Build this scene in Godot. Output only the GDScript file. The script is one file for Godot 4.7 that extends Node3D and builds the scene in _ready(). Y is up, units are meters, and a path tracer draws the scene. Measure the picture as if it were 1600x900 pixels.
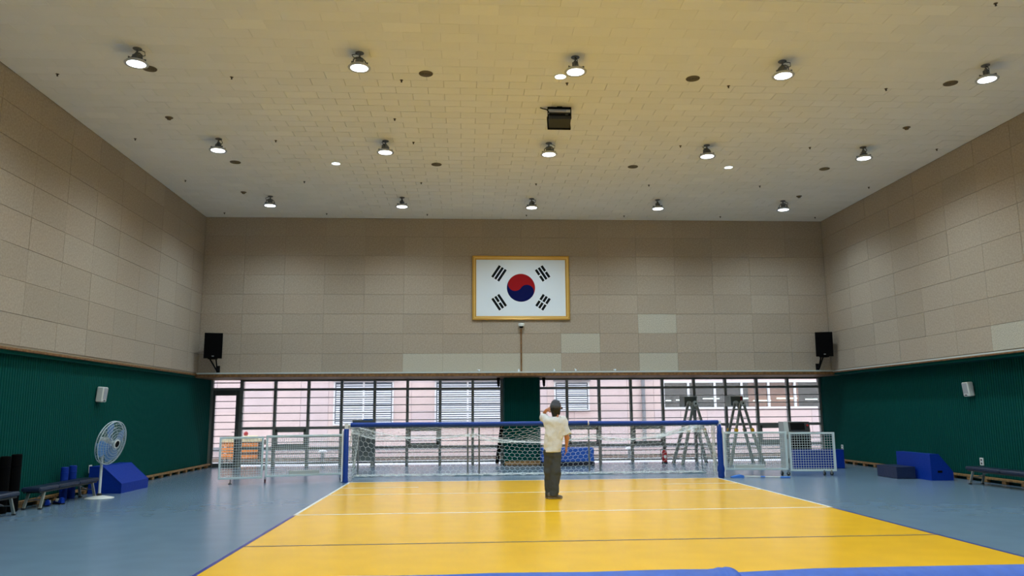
extends Node3D
# A sports hall with a goalball court: camera and light first, then the shell, then the things in it.

const XL := -7.91      # upper side walls
const XR := 11.33
const XL2 := -8.06     # recessed green lower walls
const XR2 := 11.76
const ZB := -23.6      # upper back wall
const ZG := -25.4      # glazed wall under the soffit
const ZF := 7.0        # wall behind the camera
const YC := 7.58       # ceiling
const YL := 2.8        # ledge
const GOAL_Z := -19.3
const CX := 1.71       # centre line of the court
const EXT := -36.5     # face of the building across the yard

var M := {}
var taken := {}
var rng := RandomNumberGenerator.new()
var unit_box: ArrayMesh


func _ready() -> void:
	rng.seed = 20240611
	# ---- camera
	var cam := Camera3D.new()
	cam.name = "camera"
	cam.position = Vector3(0, 1.6226, 0)
	cam.rotation = Vector3(0.1588, -0.0601, -0.0075)
	cam.fov = 40.64
	cam.near = 0.05
	cam.far = 300.0
	cam.current = true
	add_child(cam)
	# ---- sky and exposure
	var env := Environment.new()
	var sky := Sky.new()
	var sm := ProceduralSkyMaterial.new()
	sm.sky_top_color = Color(0.80, 0.83, 0.88)
	sm.sky_horizon_color = Color(0.88, 0.88, 0.89)
	sm.ground_bottom_color = Color(0.45, 0.44, 0.43)
	sm.ground_horizon_color = Color(0.80, 0.80, 0.80)
	sm.sky_energy_multiplier = 1.6
	sm.ground_energy_multiplier = 0.6
	sky.sky_material = sm
	env.background_mode = Environment.BG_SKY
	env.sky = sky
	env.tonemap_mode = Environment.TONE_MAPPER_LINEAR
	env.tonemap_exposure = 1.65
	env.sdfgi_enabled = true
	env.ssao_enabled = true
	env.ssil_enabled = true
	var we := WorldEnvironment.new()
	we.name = "world_environment"
	we.environment = env
	add_child(we)
	# ---- materials, then the shell (the lamps carry their own light), then the things
	materials()
	build_floor()
	build_ceiling()
	build_walls()
	build_glazing()
	build_outside()
	build_ceiling_fittings()
	build_back_wall_things()
	build_goal()
	build_near_goal()
	build_barriers()
	build_left_side()
	build_right_side()
	build_far_things()
	build_person()


# ------------------------------------------------------------------ helpers

func numbered(n: String) -> String:
	if not taken.has(n):
		taken[n] = 0
		return n
	taken[n] += 1
	return "%s_%03d" % [n, taken[n]]


func mb() -> SurfaceTool:
	var st := SurfaceTool.new()
	st.begin(Mesh.PRIMITIVE_TRIANGLES)
	st.set_smooth_group(-1)
	return st


func done(st: SurfaceTool) -> ArrayMesh:
	st.generate_normals()
	return st.commit()


func obj(called: String, what, material: Material, parent: Node = null) -> MeshInstance3D:
	var o := MeshInstance3D.new()
	o.mesh = done(what) if what is SurfaceTool else what
	o.material_override = material
	if parent:
		o.name = called
		parent.add_child(o, true)
	else:
		o.name = numbered(called)
		add_child(o, true)
	return o


func thing(called: String, label: String, category: String, where := Vector3.ZERO, turn := 0.0, group := "") -> Node3D:
	var o := Node3D.new()
	o.name = numbered(called)
	add_child(o, true)
	o.position = where
	o.rotation.y = turn
	tag(o, label, category, group)
	return o


func tag(o: Node, label: String, category := "", group := "") -> Node:
	o.set_meta("label", label)
	if category:
		o.set_meta("category", category)
	if group:
		o.set_meta("group", group)
	return o


func setting(called: String, label := "") -> Node3D:
	var o := Node3D.new()
	o.name = called
	add_child(o, true)
	o.set_meta("kind", "structure")
	if label:
		o.set_meta("label", label)
	return o


func copy(o: Node3D, label: String) -> Node3D:
	var c := o.duplicate() as Node3D
	c.name = numbered(String(o.name))
	add_child(c, true)
	c.set_meta("label", label)
	return c


func quad(st: SurfaceTool, a: Vector3, b: Vector3, c: Vector3, d: Vector3) -> void:
	for v in [a, b, c, a, c, d]:
		st.add_vertex(v)


func box(st: SurfaceTool, c: Vector3, s: Vector3, bs := Basis()) -> void:
	st.set_smooth_group(-1)
	var h := s * 0.5
	for axis in 3:
		for sg in [-1.0, 1.0]:
			var n := Vector3.ZERO
			n[axis] = sg
			var u := Vector3.ZERO
			u[(axis + 1) % 3] = 1.0
			var v := n.cross(u)
			n *= h
			u *= h
			v *= h
			quad(st, c + bs * (n - u - v), c + bs * (n - u + v), c + bs * (n + u + v), c + bs * (n + u - v))


func span(st: SurfaceTool, lo: Vector3, hi: Vector3) -> void:
	box(st, (lo + hi) * 0.5, (hi - lo).abs())


# a box with chamfered edges
func cbox(st: SurfaceTool, c: Vector3, s: Vector3, bev: float, bs := Basis()) -> void:
	st.set_smooth_group(-1)
	var h := s * 0.5
	var i := h - Vector3.ONE * bev
	for axis in 3:
		for sg in [-1.0, 1.0]:
			var n := Vector3.ZERO
			n[axis] = sg
			var u := Vector3.ZERO
			u[(axis + 1) % 3] = 1.0
			var v := n.cross(u)
			quad(st, c + bs * (n * h - u * i - v * i), c + bs * (n * h - u * i + v * i), c + bs * (n * h + u * i + v * i), c + bs * (n * h + u * i - v * i))
	for axis in 3:
		var a1 := (axis + 1) % 3
		var a2 := (axis + 2) % 3
		for s1 in [-1.0, 1.0]:
			for s2 in [-1.0, 1.0]:
				var p := []
				for k in 4:
					var q := Vector3.ZERO
					q[axis] = i[axis] * (-1.0 if k in [0, 3] else 1.0)
					q[a1] = s1 * (h[a1] if k < 2 else i[a1])
					q[a2] = s2 * (i[a2] if k < 2 else h[a2])
					p.append(c + bs * q)
				if s1 * s2 > 0:
					quad(st, p[3], p[2], p[1], p[0])
				else:
					quad(st, p[0], p[1], p[2], p[3])
	for sx in [-1.0, 1.0]:
		for sy in [-1.0, 1.0]:
			for sz in [-1.0, 1.0]:
				var a := c + bs * Vector3(sx * h.x, sy * i.y, sz * i.z)
				var b := c + bs * Vector3(sx * i.x, sy * h.y, sz * i.z)
				var d := c + bs * Vector3(sx * i.x, sy * i.y, sz * h.z)
				for v in ([a, d, b] if sx * sy * sz > 0 else [a, b, d]):
					st.add_vertex(v)


func frame_of(dir: Vector3) -> Basis:
	var y := dir.normalized()
	var x := y.cross(Vector3.FORWARD if absf(y.z) < 0.9 else Vector3.RIGHT).normalized()
	return Basis(x, y, x.cross(y))


func tube(st: SurfaceTool, a: Vector3, b: Vector3, r: float, n := 8, r2 := -1.0, caps := true) -> void:
	if r2 < 0.0:
		r2 = r
	var bs := frame_of(b - a)
	for k in n:
		var p := TAU * k / n
		var q := TAU * (k + 1) / n
		var e := bs * Vector3(cos(p), 0, sin(p))
		var f := bs * Vector3(cos(q), 0, sin(q))
		st.set_smooth_group(1)
		quad(st, a + e * r, b + e * r2, b + f * r2, a + f * r)
		if caps:
			st.set_smooth_group(-1)
			for v in [a, a + e * r, a + f * r, b, b + f * r2, b + e * r2]:
				st.add_vertex(v)


func pipe(st: SurfaceTool, pts: Array, r: float, n := 6, closed := false) -> void:
	var rings := []
	var m := pts.size()
	var x := Vector3.ZERO
	for i in m:
		var d: Vector3 = (pts[(i + 1) % m] - pts[(i - 1 + m) % m]) if closed else (pts[mini(i + 1, m - 1)] - pts[maxi(i - 1, 0)])
		d = d.normalized()
		x = frame_of(d).x if x == Vector3.ZERO else (x - d * x.dot(d)).normalized()
		var z := x.cross(d)
		var ring := []
		for k in n:
			var p := TAU * k / n
			ring.append(pts[i] + (x * cos(p) + z * sin(p)) * r)
		rings.append(ring)
	st.set_smooth_group(1)
	for i in (m if closed else m - 1):
		var A: Array = rings[i]
		var B: Array = rings[(i + 1) % m]
		for k in n:
			quad(st, A[k], B[k], B[(k + 1) % n], A[(k + 1) % n])
	if not closed:
		st.set_smooth_group(-1)
		for k in n:
			for v in [pts[0], rings[0][k], rings[0][(k + 1) % n], pts[m - 1], rings[m - 1][(k + 1) % n], rings[m - 1][k]]:
				st.add_vertex(v)


# profile: Vector2(radius, height) from bottom to top
func lathe(st: SurfaceTool, profile: Array, n := 20, xf := Transform3D(), smooth := false) -> void:
	for i in profile.size() - 1:
		st.set_smooth_group(1 if smooth else 10 + i)
		var p: Vector2 = profile[i]
		var q: Vector2 = profile[i + 1]
		for k in n:
			var a := TAU * k / n
			var b := TAU * (k + 1) / n
			var A := xf * Vector3(p.x * cos(a), p.y, p.x * sin(a))
			var B := xf * Vector3(q.x * cos(a), q.y, q.x * sin(a))
			var C := xf * Vector3(q.x * cos(b), q.y, q.x * sin(b))
			var D := xf * Vector3(p.x * cos(b), p.y, p.x * sin(b))
			if p.x < 1e-5:
				for v in [A, B, C]:
					st.add_vertex(v)
			elif q.x < 1e-5:
				for v in [A, B, D]:
					st.add_vertex(v)
			else:
				quad(st, A, B, C, D)


# polygon in x, y pushed from z = 0 to z = depth
func prism(st: SurfaceTool, poly: PackedVector2Array, depth: float, xf := Transform3D()) -> void:
	st.set_smooth_group(-1)
	var pts := poly
	if not Geometry2D.is_polygon_clockwise(pts):
		pts = poly.duplicate()
		pts.reverse()
	# is_polygon_clockwise is meant for y down: seen with y up the order is the other way round
	var tri := Geometry2D.triangulate_polygon(pts)
	var n := pts.size()
	var area := 0.0
	for i in n:
		area += pts[i].cross(pts[(i + 1) % n])
	var ccw := area > 0.0
	for i in range(0, tri.size(), 3):
		var a := pts[tri[i]]
		var b := pts[tri[i + 1]]
		var c := pts[tri[i + 2]]
		if (b - a).cross(c - a) > 0.0:
			var t := b
			b = c
			c = t
		for v in [Vector3(a.x, a.y, depth), Vector3(b.x, b.y, depth), Vector3(c.x, c.y, depth), Vector3(a.x, a.y, 0), Vector3(c.x, c.y, 0), Vector3(b.x, b.y, 0)]:
			st.add_vertex(xf * v)
	for i in n:
		var p := pts[i]
		var q := pts[(i + 1) % n]
		if not ccw:
			var t := p
			p = q
			q = t
		quad(st, xf * Vector3(p.x, p.y, 0), xf * Vector3(p.x, p.y, depth), xf * Vector3(q.x, q.y, depth), xf * Vector3(q.x, q.y, 0))


func v2(list: Array) -> PackedVector2Array:
	var out := PackedVector2Array()
	for i in range(0, list.size(), 2):
		out.append(Vector2(list[i], list[i + 1]))
	return out


# a plate w x h with bevelled rim, back at z = 0, face at z = t
func plate(w: float, h: float, t: float, bev: float, bevy := -1.0) -> ArrayMesh:
	var st := mb()
	var by := bevy if bevy > 0.0 else bev
	var o := [Vector3(-w / 2, -h / 2, 0), Vector3(w / 2, -h / 2, 0), Vector3(w / 2, h / 2, 0), Vector3(-w / 2, h / 2, 0)]
	var m := []
	var f := []
	for v in o:
		m.append(v + Vector3(0, 0, t - bev))
		f.append(Vector3(v.x - signf(v.x) * bev, v.y - signf(v.y) * by, t))
	quad(st, f[0], f[3], f[2], f[1])
	for k in 4:
		var j := (k + 1) % 4
		quad(st, m[k], f[k], f[j], m[j])
		quad(st, o[k], m[k], m[j], o[j])
	return done(st)


# ------------------------------------------------------------------ materials

func noise(sd: int, freq: float, lo: Color, hi: Color, kind := FastNoiseLite.TYPE_SIMPLEX_SMOOTH, size := 512, octaves := 4) -> NoiseTexture2D:
	var n := FastNoiseLite.new()
	n.seed = sd
	n.noise_type = kind
	n.frequency = freq
	n.fractal_octaves = octaves
	var g := Gradient.new()
	g.offsets = PackedFloat32Array([0.15, 0.85])
	g.colors = PackedColorArray([lo, hi])
	var t := NoiseTexture2D.new()
	t.width = size
	t.height = size
	t.seamless = true
	t.noise = n
	t.color_ramp = g
	return t


func bumps(sd: int, freq: float, strength: float, kind := FastNoiseLite.TYPE_SIMPLEX_SMOOTH, size := 512) -> NoiseTexture2D:
	var n := FastNoiseLite.new()
	n.seed = sd
	n.noise_type = kind
	n.frequency = freq
	var t := NoiseTexture2D.new()
	t.width = size
	t.height = size
	t.seamless = true
	t.as_normal_map = true
	t.bump_strength = strength
	t.noise = n
	return t


func mat(key: String, c: Color, rough := 0.6, metal := 0.0) -> StandardMaterial3D:
	var m := StandardMaterial3D.new()
	m.resource_name = key
	m.albedo_color = c
	m.roughness = rough
	m.metallic = metal
	M[key] = m
	return m


func grained(key: String, c: Color, rough: float, tex: Texture2D, scale: float, bump: Texture2D = null, depth := 1.0) -> StandardMaterial3D:
	var m := mat(key, c, rough)
	m.albedo_texture = tex
	m.uv1_triplanar = true
	m.uv1_world_triplanar = true
	m.uv1_scale = Vector3.ONE * scale
	if bump:
		m.normal_enabled = true
		m.normal_texture = bump
		m.normal_scale = depth
	return m


func glow(key: String, c: Color, energy: float) -> StandardMaterial3D:
	var m := mat(key, c, 0.5)
	m.emission_enabled = true
	m.emission = c
	m.emission_energy_multiplier = energy
	return m


func materials() -> void:
	var g0 := Color(0.80, 0.80, 0.80)
	var g1 := Color(1, 1, 1)
	var fleck := noise(3, 0.018, Color(0.88, 0.875, 0.865), g1, FastNoiseLite.TYPE_SIMPLEX_SMOOTH, 1024, 6)
	(fleck.noise as FastNoiseLite).fractal_gain = 0.72
	var fleck_n := bumps(4, 0.05, 3.0, FastNoiseLite.TYPE_SIMPLEX_SMOOTH, 1024)
	var strong := noise(5, 0.030, Color(0.68, 0.68, 0.66), g1, FastNoiseLite.TYPE_SIMPLEX_SMOOTH, 1024, 5)
	(strong.noise as FastNoiseLite).fractal_gain = 0.75
	var fine := noise(7, 0.05, Color(0.90, 0.90, 0.90), g1)
	var mottle := noise(8, 0.010, Color(0.975, 0.975, 0.975), g1, FastNoiseLite.TYPE_SIMPLEX_SMOOTH, 512, 1)
	var woodt := noise(9, 0.02, Color(0.72, 0.66, 0.58), g1)
	var pores := noise(11, 0.14, Color(0.91, 0.905, 0.895), g1, FastNoiseLite.TYPE_SIMPLEX_SMOOTH, 1024, 3)
	# wood-wool boards: five close tones, and the paler new boards
	var tones := [Color(0.708, 0.655, 0.595), Color(0.699, 0.646, 0.586), Color(0.716, 0.663, 0.603), Color(0.69, 0.637, 0.577), Color(0.708, 0.65, 0.588)]
	for i in 5:
		grained("board%d" % i, tones[i], 0.9, fleck, 0.9, fleck_n, 0.5)
	grained("board_new", Color(0.855, 0.83, 0.775), 0.9, strong, 1.2, fleck_n, 0.6)
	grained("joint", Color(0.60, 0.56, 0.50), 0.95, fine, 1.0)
	# ceiling tiles
	var ct := [Color(0.965, 0.965, 0.96), Color(0.957, 0.957, 0.95), Color(0.97, 0.97, 0.965), Color(0.985, 0.985, 0.975)]
	for i in 4:
		grained("ceil%d" % i, ct[i], 0.92, pores, 1.2)
	var cs := grained("ceil_rest", Color.WHITE, 0.92, pores, 1.2)
	cs.vertex_color_use_as_albedo = true
	grained("ceil_back", Color(0.58, 0.55, 0.49), 0.95, fine, 1.0)
	# floor
	var fl := grained("floor_blue", Color(0.42, 0.51, 0.595), 0.24, mottle, 0.35)
	fl.metallic_specular = 0.5
	var co := grained("court", Color(0.95, 0.72, 0.07), 0.24, mottle, 0.35)
	co.metallic_specular = 0.5
	mat("line_white", Color(0.93, 0.93, 0.91), 0.3)
	mat("line_blue", Color(0.13, 0.20, 0.52), 0.3)
	mat("line_navy", Color(0.20, 0.22, 0.30), 0.3)
	# lower walls
	grained("green", Color(0.0, 0.30, 0.275), 0.9, fine, 1.3).metallic_specular = 0.25
	grained("wood", Color(0.56, 0.40, 0.22), 0.55, woodt, 0.8)
	grained("wood_pale", Color(0.66, 0.52, 0.33), 0.6, woodt, 0.9)
	mat("ledge_grey", Color(0.76, 0.78, 0.77), 0.6)
	mat("plaster", Color(0.88, 0.87, 0.85), 0.9)
	# glazing
	mat("frame", Color(0.52, 0.535, 0.52), 0.5, 0.0)
	mat("frame_dark", Color(0.34, 0.36, 0.35), 0.5, 0.0)
	mat("bar_steel", Color(0.55, 0.56, 0.55), 0.3, 0.75)
	var gl := mat("glass", Color(0.95, 0.97, 0.97, 0.10), 0.03)
	gl.transparency = BaseMaterial3D.TRANSPARENCY_ALPHA
	var gd := mat("glass_dark", Color(0.10, 0.13, 0.14, 0.25), 0.03)
	gd.transparency = BaseMaterial3D.TRANSPARENCY_ALPHA
	# outside
	for i in 3:
		grained("clad%d" % i, [Color(0.875, 0.795, 0.785), Color(0.86, 0.79, 0.79), Color(0.885, 0.80, 0.78)][i], 0.7, mottle, 0.3)
	mat("clad_joint", Color(0.56, 0.52, 0.55), 0.9)
	mat("white_metal", Color(0.90, 0.91, 0.92), 0.5)
	mat("slat", Color(0.92, 0.94, 0.97), 0.55)
	mat("blind_back", Color(0.33, 0.38, 0.44), 0.8)
	mat("hood", Color(0.50, 0.47, 0.48), 0.7)
	grained("paving", Color(0.70, 0.63, 0.62), 0.9, noise(21, 0.03, g0, g1), 0.5)
	grained("leaf_litter", Color(0.46, 0.38, 0.31), 0.95, noise(22, 0.08, Color(0.55, 0.5, 0.45), g1), 0.8)
	grained("kerb", Color(0.84, 0.85, 0.87), 0.8, fine, 1.0)
	mat("room_dark", Color(0.22, 0.27, 0.29), 0.8)
	mat("reflection_brown", Color(0.86, 0.58, 0.45), 0.8)  # colour of an orange building reflected in the strip window
	glow("reflection_glow", Color(0.85, 1.0, 0.98), 3.0)  # glow of lamp reflections in the strip window
	grained("orange_paint", Color(0.93, 0.53, 0.10), 0.6, fine, 1.0)
	mat("cream", Color(0.86, 0.80, 0.62), 0.7)
	mat("pipe_grey", Color(0.52, 0.53, 0.55), 0.6)
	# fittings
	mat("lamp_metal", Color(0.42, 0.43, 0.45), 0.5, 0.2)
	mat("lamp_grey", Color(0.74, 0.75, 0.78), 0.5, 0.0)
	glow("lamp_face", Color(0.97, 0.99, 1.0), 3.2)
	glow("downlight_face", Color(0.90, 0.98, 1.0), 2.2)
	mat("grille", Color(0.44, 0.40, 0.33), 0.6)
	mat("grille_dark", Color(0.19, 0.17, 0.14), 0.7)
	mat("brass", Color(0.42, 0.36, 0.28), 0.4, 0.5)
	mat("black", Color(0.018, 0.018, 0.02), 0.8).metallic_specular = 0.3
	mat("black_soft", Color(0.03, 0.027, 0.03), 0.9).metallic_specular = 0.2
	mat("charcoal", Color(0.16, 0.165, 0.17), 0.6)
	mat("badge", Color(0.55, 0.55, 0.55), 0.4)
	mat("white_plastic", Color(0.85, 0.86, 0.85), 0.45)
	mat("grey_plastic", Color(0.63, 0.65, 0.67), 0.5)
	mat("gold", Color(0.80, 0.62, 0.28), 0.4, 0.25)
	mat("gold_pale", Color(0.90, 0.77, 0.47), 0.45, 0.15)
	mat("flag_white", Color(0.88, 0.92, 0.965), 0.6)
	mat("flag_red", Color(0.60, 0.09, 0.11), 0.8).metallic_specular = 0.25
	mat("flag_blue", Color(0.025, 0.06, 0.30), 0.8).metallic_specular = 0.25
	mat("flag_black", Color(0.05, 0.07, 0.08), 0.8).metallic_specular = 0.25
	# equipment
	var vinyl_n := bumps(31, 0.015, 4.0)
	var pb := grained("pad_blue", Color(0.04, 0.235, 0.60), 0.5, fine, 1.0, vinyl_n, 0.35)
	pb.metallic_specular = 0.4
	grained("cover_blue", Color(0.05, 0.31, 0.70), 0.5, fine, 1.0, vinyl_n, 0.5)
	grained("foam_blue", Color(0.0, 0.205, 0.62), 0.55, fine, 1.0, vinyl_n, 0.3).metallic_specular = 0.35
	grained("foam_navy", Color(0.10, 0.165, 0.31), 0.45, fine, 1.0, vinyl_n, 0.4)
	grained("mat_blue", Color(0.11, 0.36, 0.76), 0.5, fine, 1.0)
	mat("navy_dark", Color(0.03, 0.045, 0.13), 0.6)
	grained("seat_navy", Color(0.095, 0.15, 0.25), 0.42, fine, 1.0, vinyl_n, 0.3)
	mat("net", Color(0.90, 0.92, 0.92), 0.8)
	mat("rope", Color(0.93, 0.94, 0.94), 0.8)
	mat("steel", Color(0.60, 0.62, 0.63), 0.32, 0.8)
	mat("fence_white", Color(0.80, 0.86, 0.87), 0.45)
	mat("wire_white", Color(0.82, 0.86, 0.86), 0.5)
	mat("rubber", Color(0.04, 0.04, 0.045), 0.7)
	mat("caster_red", Color(0.35, 0.07, 0.09), 0.5)
	mat("aluminium", Color(0.62, 0.63, 0.60), 0.4, 0.55)
	mat("lock_yellow", Color(0.83, 0.62, 0.12), 0.5)
	mat("panel_grey", Color(0.40, 0.43, 0.42), 0.6)
	mat("panel_light", Color(0.73, 0.75, 0.74), 0.6)
	mat("red", Color(0.66, 0.05, 0.07), 0.4)
	mat("board_grey", Color(0.40, 0.43, 0.43), 0.6)
	mat("mop_blue", Color(0.25, 0.50, 0.86), 0.7)
	var bl := mat("blade_blue", Color(0.36, 0.58, 0.85, 0.75), 0.3)
	bl.transparency = BaseMaterial3D.TRANSPARENCY_ALPHA
	mat("cage_grey", Color(0.72, 0.77, 0.80), 0.45, 0.2)
	# person
	var sk := mat("skin", Color(0.72, 0.50, 0.39), 0.55)
	sk.subsurf_scatter_enabled = true
	sk.subsurf_scatter_strength = 0.05
	grained("shirt", Color(0.88, 0.88, 0.885), 0.85, fine, 2.0)
	grained("trousers", Color(0.245, 0.265, 0.285), 0.85, fine, 3.0)
	mat("hair", Color(0.025, 0.022, 0.022), 0.55)
	mat("cap_cloth", Color(0.27, 0.28, 0.32), 0.85)
	mat("shoe_brown", Color(0.37, 0.32, 0.26), 0.7)
	mat("sole", Color(0.55, 0.50, 0.42), 0.7)


# ------------------------------------------------------------------ the shell

func build_floor() -> void:
	var f := setting("floor", "blue grey vinyl sports floor with a yellow court")
	var st := mb()
	span(st, Vector3(XL2 - 0.3, -0.2, ZG - 0.15), Vector3(XR2 + 0.3, 0, ZF + 0.3))
	obj("floor_base", st, M.floor_blue, f)
	st = mb()
	span(st, Vector3(CX - 4.5, 0.0, GOAL_Z), Vector3(CX + 4.5, 0.002, -1.3))
	obj("court_surface", st, M.court, f).set_meta("label", "yellow court area")
	var w := 0.05
	for a in [
		["court_line", "line_white", -4.5, GOAL_Z, 4.5, GOAL_Z + w], ["court_line", "line_white", -4.5, GOAL_Z, -4.5 + w, -13.25], ["court_line", "line_white", 4.5 - w, GOAL_Z, 4.5, -13.25],
		["court_line", "line_white", -4.5, -16.4, 4.5, -16.4 + w], ["court_line", "line_white", -4.5, -13.28, 4.5, -13.28 + w],
		["court_line", "line_white", -4.5, -17.85, -2.75, -17.85 + w], ["court_line", "line_white", 2.75, -17.85, 4.5, -17.85 + w],
		["court_line", "line_navy", -4.5, -10.25, 4.5, -10.21], ["court_line", "line_blue", -4.5, -13.2, -4.5 + w, -1.3], ["court_line", "line_blue", 4.5 - w, -13.2, 4.5, -1.3],
		["court_line", "line_white", -4.5, -7.3, 4.5, -7.25], ["court_line", "line_white", -4.5, -4.3, 4.5, -4.25],
	]:
		st = mb()
		span(st, Vector3(CX + a[2], 0.002, a[3]), Vector3(CX + a[4], 0.0036, a[5]))
		obj(a[0], st, M[a[1]], f)


func build_ceiling() -> void:
	var c := setting("ceiling", "pale acoustic tile ceiling in staggered rows")
	var st := mb()
	span(st, Vector3(XL2 - 0.3, YC + 0.012, ZB - 0.35), Vector3(XR2 + 0.3, YC + 0.3, ZF + 0.3))
	obj("ceiling_slab", st, M.ceil_back, c)
	var tile := plate(0.5985, 0.2985, 0.014, 0.003)
	var down := Basis(Vector3.RIGHT, PI / 2)
	var rest := mb()
	rest.set_smooth_group(-1)
	var near := []
	var row := 0
	var z := ZB + 0.15
	var lin := []
	for i in 4:
		lin.append((M["ceil%d" % i] as StandardMaterial3D).albedo_color.srgb_to_linear())
	while z < ZF:
		var x := XL + 0.3 - (0.3 if row % 2 else 0.0)
		while x < XR + 0.3:
			var lo := maxf(x - 0.299, XL)
			var hi := minf(x + 0.299, XR)
			if hi - lo > 0.01:
				var tone := rng.randi() % 3
				if rng.randf() < 0.012:
					tone = 3
				if x > -4.7 and x < -2.9 and z > -15.1 and z < -13.9 and rng.randf() < 0.7:
					tone = 3   # a patch of paler tiles
				if absf(x - 0.35) < 0.3 and absf(z + 10.9) < 0.15:
					tone = 3
				var dy := rng.randf_range(-0.0015, 0.0015)
				if z > -13.0 and z < -9.6 and hi - lo > 0.59 and near.size() < 300:
					var o := obj("ceiling_tile", tile, M["ceil%d" % tone], c)
					o.transform = Transform3D(down, Vector3(x, YC + 0.014 + dy, z))
					near.append(o)
				else:
					rest.set_color(lin[tone])
					var y := YC + dy
					var b := 0.004
					var o4 := [Vector3(lo, YC + 0.012, z - 0.149), Vector3(hi, YC + 0.012, z - 0.149), Vector3(hi, YC + 0.012, z + 0.149), Vector3(lo, YC + 0.012, z + 0.149)]
					var f4 := [Vector3(lo + b, y, z - 0.149 + b), Vector3(hi - b, y, z - 0.149 + b), Vector3(hi - b, y, z + 0.149 - b), Vector3(lo + b, y, z + 0.149 - b)]
					quad(rest, f4[0], f4[1], f4[2], f4[3])
					for k in 4:
						var j := (k + 1) % 4
						quad(rest, o4[k], o4[j], f4[j], f4[k])
			x += 0.6
		z += 0.3
		row += 1
	obj("ceiling_tiles", rest, M.ceil_rest, c).set_meta("kind", "stuff")


# boards of one upper wall: origin at one end of the wall's foot, along = direction, face normal = out
func boards(wall: Node3D, origin: Vector3, along: Vector3, out: Vector3, edges: Array, fresh: Dictionary, shapes: Dictionary) -> void:
	var bs := Basis(along, Vector3.UP, out)
	for i in edges.size() - 1:
		var w: float = edges[i + 1] - edges[i] - 0.003
		for j in 8:
			var y0 := YL + 0.05 if j == 0 else YL + 0.6 * j
			var y1 := minf(YL + 0.6 * (j + 1), YC - 0.004)
			var h := y1 - y0 - 0.005
			var key := "%.3f %.3f" % [w, h]
			if not shapes.has(key):
				shapes[key] = plate(w, h, 0.03, 0.004, 0.004)
			var m: Material = M["board%d" % (rng.randi() % 5)]
			if fresh.has([i, j]):
				m = M.board_new
			var o := obj("wall_panel", shapes[key], m, wall)
			if fresh.has([i, j]):
				o.set_meta("label", "paler replacement wall panel")
			o.transform = Transform3D(bs, origin + along * ((edges[i] + edges[i + 1]) / 2) + Vector3.UP * (y0 + y1) / 2 + out * rng.randf_range(-0.004, 0.003))


func ribbed(w: float, h: float, pitch: float, d: float) -> ArrayMesh:
	var st := mb()
	var n := int(round(w / pitch))
	var p := w / n
	for i in n:
		var x := -w / 2 + i * p
		var xs := [x, x + p * 0.16, x + p * 0.28, x + p * 0.88, x + p]
		var zs := [0.0, 0.0, d, d, 0.0]
		for k in 4:
			quad(st, Vector3(xs[k], 0, zs[k]), Vector3(xs[k], h, zs[k]), Vector3(xs[k + 1], h, zs[k + 1]), Vector3(xs[k + 1], 0, zs[k + 1]))
	return done(st)


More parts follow.
